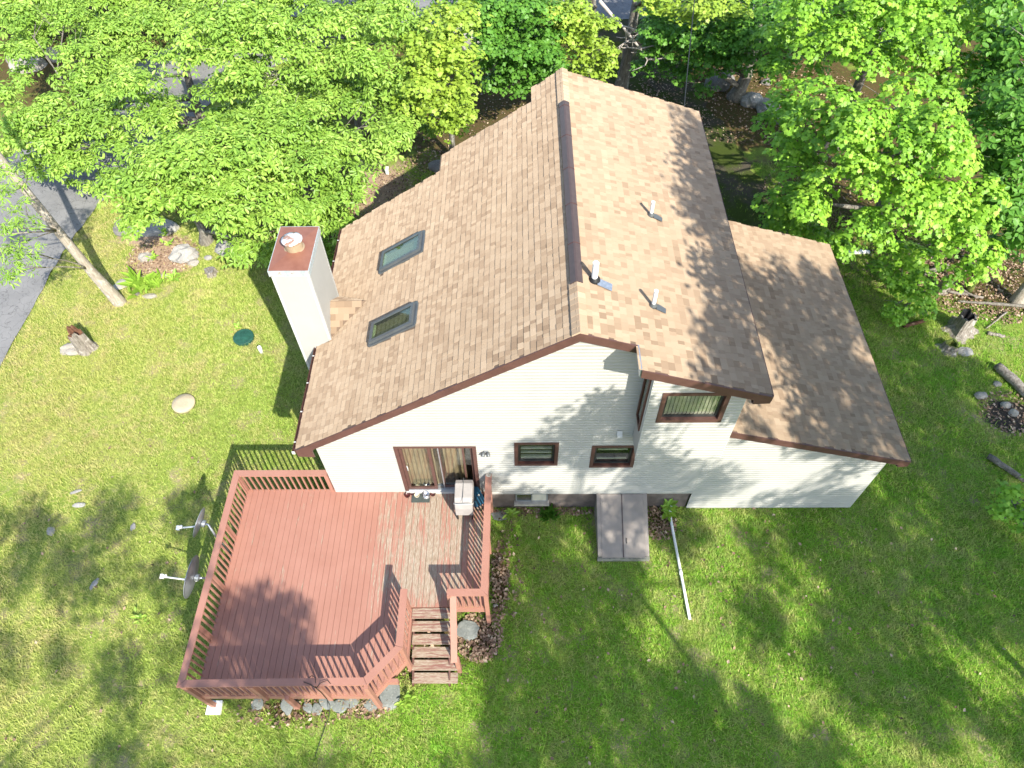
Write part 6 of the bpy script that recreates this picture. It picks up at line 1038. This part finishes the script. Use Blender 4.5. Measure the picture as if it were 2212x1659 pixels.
((18.3,-9.8),[(14.0,-10.2,14.8,0.4),(14.1,-11.4,14.7,0.4),(14.2,-9.8,15.0,0.6),(13.9,-8.7,14.3,0.4),(15.5,-12.8,16.0,0.4),(14.1,-9.9,13.7,0.6),(15.7,-12.0,15.9,0.4),(14.7,-10.4,14.8,0.5),(14.3,-9.0,14.3,0.5),(15.2,-8.8,15.3,0.5),(15.8,-9.0,15.8,0.5),(16.4,-8.7,16.9,0.6),(15.8,-12.5,15.3,0.5),(14.0,-9.3,12.9,0.5),(15.9,-11.3,15.6,0.4),(15.5,-10.0,14.7,0.4),(16.5,-11.1,16.9,0.4),(16.7,-8.5,17.3,0.4),(15.6,-14.5,13.7,0.4),(15.4,-14.1,13.7,0.6),(13.7,-10.1,10.7,0.6),(13.7,-9.1,11.4,0.5),(15.6,-10.5,13.9,0.4),(14.8,-8.7,13.0,0.5),(15.7,-9.0,13.8,0.6),(16.8,-10.6,15.7,0.4),(16.1,-9.8,15.4,0.4),(16.9,-8.9,16.2,0.6),(17.0,-8.5,16.3,0.6),(14.0,-11.2,10.7,0.4),(16.1,-12.9,13.5,0.5),(15.4,-12.2,12.9,0.6),(15.0,-9.3,11.9,0.5),(17.4,-12.9,15.8,0.4),(14.7,-8.9,12.3,0.6),(17.0,-11.5,15.6,0.6),(16.3,-10.2,14.7,0.6),(15.1,-7.6,12.5,0.5),(17.3,-9.5,15.6,0.4),(15.8,-7.1,13.5,0.5),(16.2,-6.0,14.0,0.5),(15.7,-14.2,12.3,0.6),(14.9,-11.8,11.0,0.6),(15.3,-12.7,12.4,0.5),(15.4,-9.6,12.1,0.4),(18.0,-13.5,16.4,0.5),(18.4,-13.0,16.5,0.5),(15.6,-8.3,12.4,0.6),(14.9,-7.2,11.6,0.5),(17.9,-10.7,16.2,0.6),(17.1,-8.5,14.5,0.5),(16.1,-5.6,13.2,0.4),(16.9,-6.6,14.4,0.5),(18.1,-7.6,16.2,0.6),(17.0,-5.6,14.4,0.5),(15.4,-13.9,11.3,0.6),(16.1,-14.3,12.8,0.6),(16.4,-12.5,12.9,0.5),(18.0,-13.0,15.0,0.6),(15.2,-8.3,10.6,0.4),(17.9,-12.1,15.3,0.5),(17.3,-10.8,14.7,0.4),(18.7,-12.4,16.3,0.6),(16.1,-7.9,12.4,0.5),(19.0,-11.9,17.4,0.5),(18.1,-8.9,15.8,0.6),(18.8,-9.1,16.9,0.5),(17.5,-5.9,15.0,0.6),(15.8,-11.7,11.3,0.4),(16.1,-9.8,11.4,0.5),(16.7,-9.0,12.1,0.6),(17.5,-9.7,14.1,0.6),(19.5,-12.0,16.7,0.5),(18.2,-9.3,14.6,0.4),(18.0,-8.4,14.2,0.4),(18.7,-9.2,15.7,0.5),(19.2,-8.7,16.5,0.5),(18.7,-6.7,15.5,0.4),(16.8,-12.8,11.3,0.5),(17.1,-13.0,12.4,0.6),(17.8,-13.8,13.6,0.6),(16.2,-9.5,11.1,0.5),(19.0,-12.6,14.8,0.5),(19.6,-13.3,16.0,0.6),(16.6,-8.0,11.2,0.6),(16.9,-8.0,11.6,0.5),(16.3,-7.0,11.3,0.6),(19.3,-11.0,15.8,0.6),(16.6,-5.6,11.0,0.6),(19.1,-9.5,15.5,0.5),(17.5,-5.8,12.8,0.4),(17.5,-4.8,12.4,0.4),(19.6,-8.0,16.1,0.6),(17.2,-4.6,12.7,0.6),(19.5,-7.6,16.5,0.6),(17.2,-14.1,11.0,0.5),(18.1,-12.8,12.9,0.5),(18.4,-11.7,13.1,0.6),(19.2,-12.4,14.5,0.6),(17.0,-8.8,11.2,0.6),(19.5,-12.1,15.0,0.5),(17.5,-8.4,12.0,0.5),(19.7,-9.9,15.1,0.5),(19.8,-10.1,15.9,0.4),(18.0,-6.9,13.2,0.6),(18.0,-5.9,12.4,0.6),(19.7,-6.8,15.6,0.6),(17.4,-13.6,11.2,0.5),(17.4,-12.3,10.7,0.5),(18.6,-13.7,12.9,0.5),(17.3,-10.9,10.5,0.5),(17.2,-9.0,10.6,0.4),(20.0,-13.2,15.2,0.5),(17.3,-8.3,11.0,0.5),(20.6,-13.3,16.3,0.5),(17.9,-8.7,12.2,0.5),(19.3,-10.1,14.1,0.5),(19.1,-9.0,13.6,0.6),(19.5,-8.6,13.9,0.6),(21.0,-11.0,16.8,0.5),(19.3,-7.2,13.5,0.6),(19.7,-7.9,14.9,0.5),(21.7,-10.3,17.5,0.6),(18.0,-4.1,12.3,0.6),(21.0,-8.0,17.2,0.4),(18.4,-13.7,12.1,0.4),(18.1,-12.8,11.5,0.4),(19.0,-12.8,12.3,0.5),(17.9,-10.5,10.5,0.4),(17.9,-9.4,10.6,0.6),(20.4,-12.9,14.8,0.4),(17.9,-7.8,10.5,0.6),(18.7,-8.4,11.7,0.5),(18.6,-8.9,12.3,0.5),(18.2,-7.2,11.7,0.6),(21.4,-11.3,16.8,0.5),(19.6,-8.3,14.0,0.5),(21.4,-10.4,16.8,0.6),(19.6,-7.2,13.8,0.6),(20.0,-6.7,13.8,0.5),(18.4,-3.5,12.1,0.6),(18.7,-2.9,11.8,0.5),(18.6,-12.0,10.9,0.6),(18.5,-10.3,10.7,0.4),(19.7,-11.3,12.8,0.5),(19.9,-11.6,13.3,0.6),(18.4,-8.7,11.3,0.6),(19.8,-9.8,13.0,0.6),(20.0,-10.0,13.6,0.5),(19.2,-8.7,12.6,0.5),(21.7,-11.1,16.0,0.6),(18.0,-5.2,10.6,0.5),(19.2,-5.6,11.6,0.5),(19.0,-5.5,11.6,0.5),(20.4,-6.9,13.9,0.4),(19.7,-5.5,12.8,0.6),(22.1,-9.2,17.2,0.4),(19.0,-14.0,11.3,0.5),(19.3,-13.4,10.9,0.6),(19.4,-12.3,12.0,0.4),(19.8,-12.3,12.4,0.4),(20.2,-11.5,12.9,0.6),(18.7,-8.1,10.6,0.5),(20.2,-9.3,12.5,0.4),(21.5,-11.5,14.9,0.4),(19.9,-8.1,12.0,0.5),(22.6,-12.6,17.3,0.6),(21.4,-9.0,14.4,0.5),(20.0,-7.1,12.6,0.4),(18.9,-4.8,11.3,0.4),(22.0,-8.7,15.7,0.6),(19.2,-3.8,11.3,0.5),(19.7,-12.5,11.5,0.5),(21.9,-13.0,14.4,0.5),(21.9,-12.6,15.2,0.6),(21.3,-10.1,13.7,0.5),(20.1,-8.4,12.3,0.5),(21.4,-9.8,14.2,0.5),(19.8,-6.3,11.2,0.4),(21.2,-8.2,13.8,0.5),(20.1,-5.8,12.2,0.4),(20.7,-6.3,12.8,0.6),(20.5,-12.6,11.5,0.6),(20.0,-11.0,11.0,0.5),(20.0,-10.1,11.2,0.5),(21.9,-12.4,14.3,0.4),(21.9,-11.7,14.2,0.5),(21.1,-9.3,12.2,0.6),(21.2,-8.0,12.3,0.5),(20.2,-6.7,11.2,0.6),(22.5,-10.0,15.1,0.5),(21.8,-13.0,12.8,0.6),(21.8,-11.2,12.4,0.5),(21.6,-10.1,12.1,0.6),(20.9,-9.3,11.8,0.4),(23.9,-12.0,15.8,0.6),(23.4,-11.4,15.8,0.6),(24.2,-11.8,16.6,0.5),(20.6,-5.9,11.0,0.4),(22.6,-11.8,13.5,0.5),(22.0,-10.3,12.5,0.5),(21.8,-9.2,12.1,0.5),(22.1,-8.9,12.6,0.6),(22.0,-10.0,11.6,0.5)]),
((9.3,-12.5),[(5.9,-10.9,12.6,0.5),(6.3,-9.9,12.6,0.5),(7.0,-10.9,13.9,0.6),(8.5,-13.4,16.7,0.5),(6.5,-8.9,13.3,0.5),(6.9,-14.2,12.7,0.5),(7.6,-10.9,14.0,0.5),(6.6,-8.6,12.3,0.4),(9.3,-12.8,17.1,0.6),(8.3,-10.7,15.3,0.6),(6.6,-16.0,11.6,0.5),(7.7,-16.8,13.1,0.4),(8.0,-16.3,14.0,0.5),(6.4,-13.7,11.7,0.6),(7.9,-14.8,13.6,0.5),(6.8,-12.4,11.9,0.5),(6.2,-11.1,10.7,0.5),(8.6,-14.5,15.1,0.5),(7.5,-12.5,13.3,0.4),(7.9,-11.1,14.4,0.6),(7.0,-8.0,12.4,0.5),(7.5,-9.1,13.7,0.4),(9.3,-9.9,15.7,0.6),(8.0,-7.9,14.0,0.6),(8.9,-8.2,15.4,0.4),(7.2,-15.7,12.3,0.6),(6.7,-13.9,10.9,0.4),(6.4,-13.1,10.8,0.6),(6.6,-10.9,10.6,0.5),(6.1,-10.3,10.6,0.6),(6.6,-10.6,11.3,0.6),(10.4,-14.0,16.7,0.5),(10.1,-13.3,16.5,0.6),(6.2,-7.4,10.7,0.6),(10.3,-13.2,17.2,0.6),(8.9,-9.8,15.1,0.4),(8.9,-8.6,14.9,0.4),(10.5,-9.5,17.3,0.4),(7.5,-15.6,11.4,0.4),(8.2,-16.4,13.0,0.5),(7.4,-13.9,11.4,0.6),(8.8,-15.3,13.8,0.4),(8.7,-15.2,13.8,0.6),(8.5,-13.5,13.1,0.5),(10.0,-15.3,15.9,0.4),(10.2,-13.6,16.3,0.5),(8.2,-9.1,12.3,0.5),(9.2,-8.4,14.8,0.5),(10.0,-8.6,16.0,0.4),(8.7,-15.8,12.1,0.4),(8.0,-14.2,11.2,0.5),(8.9,-15.3,13.0,0.6),(7.6,-12.5,11.2,0.5),(9.8,-15.2,14.8,0.6),(7.9,-11.2,11.3,0.4),(8.1,-8.9,11.7,0.5),(11.4,-11.5,17.2,0.6),(9.8,-8.5,14.6,0.6),(8.2,-16.2,11.2,0.5),(8.3,-16.0,11.4,0.5),(8.8,-13.9,12.1,0.5),(9.8,-13.5,13.5,0.4),(9.2,-12.4,13.0,0.4),(10.9,-13.0,14.9,0.5),(11.4,-13.3,15.6,0.6),(12.0,-11.6,17.0,0.6),(9.7,-14.9,12.3,0.6),(8.9,-11.6,11.2,0.5),(11.9,-15.3,15.7,0.5),(10.7,-12.1,14.2,0.6),(10.2,-11.2,13.5,0.5),(11.0,-15.9,13.8,0.4),(11.0,-14.9,13.4,0.4),(11.5,-15.4,14.6,0.5),(10.0,-11.4,11.7,0.6),(10.4,-12.3,13.0,0.5),(12.3,-13.7,15.5,0.5),(10.2,-10.4,12.9,0.5),(11.4,-10.1,14.2,0.4),(12.2,-14.4,14.5,0.5),(11.0,-12.1,13.0,0.6),(13.2,-14.9,16.6,0.6),(13.6,-14.6,16.7,0.5),(11.6,-13.2,12.5,0.5),(11.0,-11.6,11.4,0.5),(10.5,-10.7,11.0,0.4),(12.7,-12.8,14.5,0.6),(13.0,-14.1,14.8,0.6),(13.4,-14.8,14.4,0.4),(13.8,-11.4,14.9,0.4),(13.6,-13.4,11.6,0.5),(13.6,-12.9,12.2,0.4),(13.7,-11.8,12.2,0.5)])]
SHL = ['tall tree far beyond the lower right picture corner','tall tree at the right picture edge shading the garage roof','tall tree straight below the picture edge','tall tree below the picture shading the hatch lawn','tall tree below the left deck corner outside the picture','tall tree right of the picture shading the right lawn','tall tree just right of the viewpoint shading the gable wall']
for i, (c, bl) in enumerate(SH):
    q = np.random.default_rng(300+i); base = (c[0],c[1],0)
    root = thing('shade_tree', SHL[i], 'tree', base, 'tall trees around the yard')
    zt = max(b[2] for b in bl)-1.5; pts = [(c[0]+.1*sin(t_*6),c[1]+.1*cos(t_*5),zt*t_) for t_ in np.linspace(0,1,7)]
    MB().tube(pts, [.10-.009*k for k in range(7)], 10).build('trunk', 'bark', root, True)
    for b in bl[::9]:
        s = pts[4] if b[2] < zt else pts[5]; MB().tube(limb_path(s,b[:3],q), [.04,.035,.03,.025,.018,.01], 6).build('limb','bark',root,True)
    B = np.array(bl); n = len(B); per = 112
    d = q.normal(size=(n,per,3)); d /= np.linalg.norm(d,axis=2,keepdims=True); P = (B[:,None,:3]+d*(B[:,3]*1.12)[:,None,None]*q.uniform(.2,1,(n,per,1))**.6).reshape(-1,3)
    V = orient(OAK_T[[0,2,3,4]]*np.array([1,1.7,1]), P, q.normal(size=P.shape), norm(np.array([.2,-.3,.8])+q.normal(0,.5,P.shape)), q.uniform(.13,.2,len(P)))
    bulk('crown', V, [(0,1,2,3)], len(V), 4, 'maple_leaf', q.random(len(V)), root, base)

# dead branch above the driveway
q = np.random.default_rng(4); mb = MB()
main = [(2.94,18,4.9),(3.6,18,4.2),(3.88,18,3.95),(4.32,18,3.45),(4.69,18,3.05),(5.02,17.98,2.63),(4.95,17.95,2.4),(4.47,17.9,2.22)]
mb.tube(main, [.07,.064,.058,.05,.042,.034,.026,.014], 7)
for i,(dx,dy,dz) in ((2,(.9,.1,-.35)),(2,(.2,.1,-.9)),(3,(-.55,0,-.35)),(4,(1.0,.1,.1)),(4,(-.7,0,.05)),(5,(.8,0,.05)),(5,(.55,.1,-.25)),(4,(.1,.2,-.4)),(3,(.5,.1,.3))):
    s = Vector(main[i]); e_ = s+Vector((dx,dy,dz)); pa = limb_path(s,e_,q,.6); mb.tube(pa, [.034,.03,.026,.022,.017,.01], 5)
    for k in (2,3,4):
        v = Vector(q.normal(size=3))*.17; v.y *= .4; mb.tube([pa[k],pa[k]+v*.6,pa[k]+v*1.2+Vector((0,0,.05))], [.018,.014,.008], 4)
tag(mb.build('dead_branch', 'twig', None, True, (3.2,18,4.5)), 'bare grey dead branch hanging over the gravel driveway', 'branch')
for x,y,z,sc,l in ((-10.6,14.6,5.3,.9,'bare twiggy branch poking from the left oak crown'),(-7.9,13.6,4.6,1.,'bare grey twigs in the middle oak crown'),(-9.3,15.9,6.0,1.1,'bare grey limb above the upper oak crown')):
    mb = MB()
    for _ in range(7):
        v = Vector(q.normal(size=3)); v.z = abs(v.z)*.5; v = v.normalized()*sc*q.uniform(.5,1); pa = limb_path((x,y,z),Vector((x,y,z))+v,q,.8); mb.tube(pa,[.022,.018,.014,.011,.008,.004],5)
        for k in (2,3,4,5):
            w_ = Vector(q.normal(size=3))*.16; mb.tube([pa[k],pa[k]+w_,pa[k]+w_*1.6+Vector((0,0,.06))],[.009,.007,.003],4)
    tag(mb.build('dead_branch','twig',None,True,(x,y,z)), l, 'branch')
# overhead service cable
mb = MB(); a, b = Vector((4.40,8.48,6.62)), Vector((7.2,22.5,6.6)); mb.tube([a.lerp(b,t_)-Vector((0,0,1.2*t_*(1-t_))) for t_ in np.linspace(0,1,16)]+[(9.5,34,8)], .016, 6)
tag(mb.build('service_cable','black',None,True,tuple(a)), 'black overhead service cable running back from the roof corner', 'cable')

# ------------------------------------------------------------------ weeds
def weed(label, x, y, hgt, n, Ls, kind='oval', mat='weed_leaf', seed=0, spread=.25, blade=False, group='weeds around the yard'):
    q = np.random.default_rng(seed+500); T = np.array([(0,0,0),(.35,.09,.10),(.7,.07,.06),(1,0,-.16),(.7,-.07,.06),(.35,-.09,.10)]) if blade else np.array([(0,0,0),(.35,.24,.05),(.72,.18,.0),(1,0,-.12),(.72,-.18,.0),(.35,-.24,.05)])
    a = q.uniform(0,6.28,n); el = q.uniform(.15,.9,n) if not blade else q.uniform(.7,1.35,n)
    D = np.stack([np.cos(a)*np.cos(el),np.sin(a)*np.cos(el),np.sin(el)],1); P = np.stack([x+q.normal(0,spread*.25,n),y+q.normal(0,spread*.25,n),hgt*q.uniform(.05,.8,n)*(0 if blade else 1)+.01],1)
    N = np.stack([-np.cos(a)*np.sin(el),-np.sin(a)*np.sin(el),np.cos(el)],1)
    V = orient(T,P,D,N,Ls*q.uniform(.6,1.15,n)); root = thing('weed_plant', label, 'weed', (x,y,0), group)
    bulk('leaves', V, OAK_F, n, 6, mat, q.random(n), root, (x,y,0)); MB().tube([(x,y,0),(x,y,hgt*.85)], [.012,.006], 5).build('stem', mat, root)
weed('broad leaved weed growing against the wall at the drain pipe', 3.95,-.16,.5,26,.28,seed=1)
weed('small broad leaved weed by the basement window', -.28,-.25,.16,9,.22,seed=2)
weed('dark grassy tussock under the basement window', .72,-.22,.1,90,.3,blade=True,seed=3,spread=.35,mat='deep_leaf')
weed('light green weed beside the flat slab at the stairs', -2.72,-4.98,.22,16,.2,seed=4)
weed('tall strap leaved clump below the rock garden', -13.0,8.3,.1,46,.75,blade=True,seed=5,spread=.7)
weed('second strap leaved clump right of the tall clump', -12.55,8.55,.1,22,.5,blade=True,seed=6,spread=.5)
weed('small green plant in the pink mulch', -13.05,9.7,.25,14,.2,seed=7)
weed('green sprig above the pink mulch', -12.7,10.45,.3,12,.2,seed=8)
weed('leafy sprig in front of the long boulder', -12.95,10.95,.4,14,.22,seed=9)
weed('low green weed left of the green lid', -9.32,6.5,.12,10,.18,seed=10)
weed('bright weed in the worn lawn left of the deck', -9.55,-3.0,.14,14,.15,seed=11)
weed('low clump of weeds right of the rock garden stones', -12.05,8.75,.15,16,.26,seed=12)

# ------------------------------------------------------------------ leaf litter and grass (nobody could count them)
def scat(n, x, y, a, b, q):
    t_ = q.uniform(0,6.28,n); r_ = np.sqrt(q.uniform(0,1,n)); return np.stack([x+a*r_*np.cos(t_), y+b*r_*np.sin(t_)],1)
q = np.random.default_rng(21); PL = [scat(260,-.58,-2.0,.24,1.1,q), scat(90,-.35,-1.8,.4,1.4,q), scat(600,-1.05,-3.45,.58,.62,q), scat(200,-5.3,-5.15,1.4,.36,q), scat(350,-3.6,-4.9,.6,.4,q), scat(260,3.7,-.45,.45,.5,q), scat(200,.6,-.12,1.6,.12,q), scat(2600,15.8,8.4,2.6,1.9,q), scat(2600,10,19.5,5,3.4,q), scat(2200,-6.5,12.3,3.4,2.4,q), scat(1500,-3.2,13.5,2,2.6,q), scat(900,-12.8,9.9,1.3,1.1,q), scat(2500,0,19,7,4,q), scat(300,14.5,3,1.0,.8,q), scat(320,4,-3,9,3.4,q), scat(120,-10,-2,5,5,q), scat(2000,13,12,4,4,q), scat(900,-4.5,-3,2.6,2,q)]
PL = np.concatenate(PL); n = len(PL); P = np.concatenate([PL, q.uniform(.015,.05,(n,1))],1)
V = orient(np.array([(-.5,0,0),(0,.34,.10),(.5,0,.04),(0,-.34,.12)]), P, q.normal(size=(n,3))*np.array([1,1,.15]), np.array([0,0,1.])+q.normal(0,.35,(n,3)), q.uniform(.05,.12,n))
tag(bulk('leaf_litter', V, [(0,1,2,3)], n, 4, 'dry_leaf', q.random(n)), 'brown fallen leaves scattered on the ground', 'leaves', kind='stuff')

NB = 560000
q = np.random.default_rng(33)
Y = q.uniform(-7.6, 15, NB*2); X = q.uniform(-1,1,NB*2)*(12.8+(Y+7.6)*.42+1); keepm = np.ones(len(X),bool)
def rect(a,b,c,d): return (X > a)&(X < b)&(Y > c)&(Y < d)
keepm &= ~rect(-4.9,8.9,0.0,7.0); keepm &= ~rect(-4.9,4.5,0,8.3); keepm &= ~rect(1.9,3.32,-1.56,0); keepm &= ~rect(-6.6,-2.9,-4.4,0); keepm &= ~rect(-2.62,-1.55,-4.35,0)
rd = np.interp(Y, [-8,6,12,15], [-16.55,-16.5,-16.3,-15.6]); keepm &= X > rd+q.normal(0,.06,len(X))
dr = np.interp(Y, [6,11,15], [7.6,8.2,7.3]); keepm &= ~((np.abs(X-dr) < 1.8)&(Y > 6.9)&(q.random(len(X)) > .12))
P2 = np.stack([X,Y],1); ban = np.maximum(np.maximum(field(P2,LITTER_SHADE), field(P2,ASH)*1.2), field(P2,MULCH))
pat = np.sin(X*1.9+np.sin(Y*1.3)*1.7)*np.sin(Y*2.1+np.sin(X*1.1)*1.9)+.6*np.sin(X*4.7+Y*3.1)*np.sin(Y*5.3-X*2.2)
keepm &= q.random(len(X)) < np.clip(1.15-1.35*ban,0.02,1)*np.clip(.93+.22*pat-.35*(X < -8)*(Y < 1),.3,1)
for x,y,a,b in ((-9.03,6.13,.36,.36),(-10.27,3.52,.37,.37),(-12.02,9.98,.45,.35),(-13.5,11.45,.8,.42),(-14.7,11.4,.38,.42),(-3.08,-4.78,.24,.34),(-14.5,5.65,.33,.24)): keepm &= ((X-x)/a)**2+((Y-y)/b)**2 > 1
X, Y = X[keepm][:NB], Y[keepm][:NB]; n = len(X)
near = 1.0
hgt = (.025+.05*q.random(n))*(1+.5*np.clip(np.sin(X*2.3+1)*np.sin(Y*1.7),0,1)); w = .006+.007*q.random(n)
a = q.uniform(0,6.28,n); le = q.uniform(.6,1.35,n)
B = np.stack([X,Y,np.full(n,-.025)],1); s = np.stack([-np.sin(a),np.cos(a),np.zeros(n)],1); d = np.stack([np.cos(a)*np.sin(le),np.sin(a)*np.sin(le),np.cos(le)],1)
tip = B+d*(hgt*1.5+.03)[:,None]; V = np.stack([B-s*w[:,None], B+s*w[:,None], tip],1)
# coarser tufts standing out of the sward
ti = q.choice(n, 3800, False); tk = 13; bx_ = np.repeat(X[ti],tk)+q.normal(0,.045,3800*tk); by_ = np.repeat(Y[ti],tk)+q.normal(0,.045,3800*tk); m2 = len(bx_)
a2 = q.uniform(0,6.28,m2); l2 = q.uniform(.25,1.1,m2); h2 = np.repeat(q.uniform(.06,.14,3800),tk)*q.uniform(.7,1.2,m2); B2_ = np.stack([bx_,by_,np.full(m2,-.02)],1); s2 = np.stack([-np.sin(a2),np.cos(a2),np.zeros(m2)],1)*.009
V2 = np.stack([B2_-s2, B2_+s2, B2_+np.stack([np.cos(a2)*np.sin(l2),np.sin(a2)*np.sin(l2),np.cos(l2)],1)*h2[:,None]],1); V = np.concatenate([V,V2])
rv_ = np.concatenate([np.clip(.45+.26*q.normal(size=n)+.35*(q.random(n) > .92),0,1), np.clip(np.repeat(q.choice([.05,.3,.55,.95],3800),tk)+q.normal(0,.08,m2),0,1)]); n = len(V)
g = bulk('grass', V, [(0,1,2)], n, 3, 'grass', rv_)
tag(g, 'short patchy lawn grass with dry tufts', 'grass', kind='stuff')
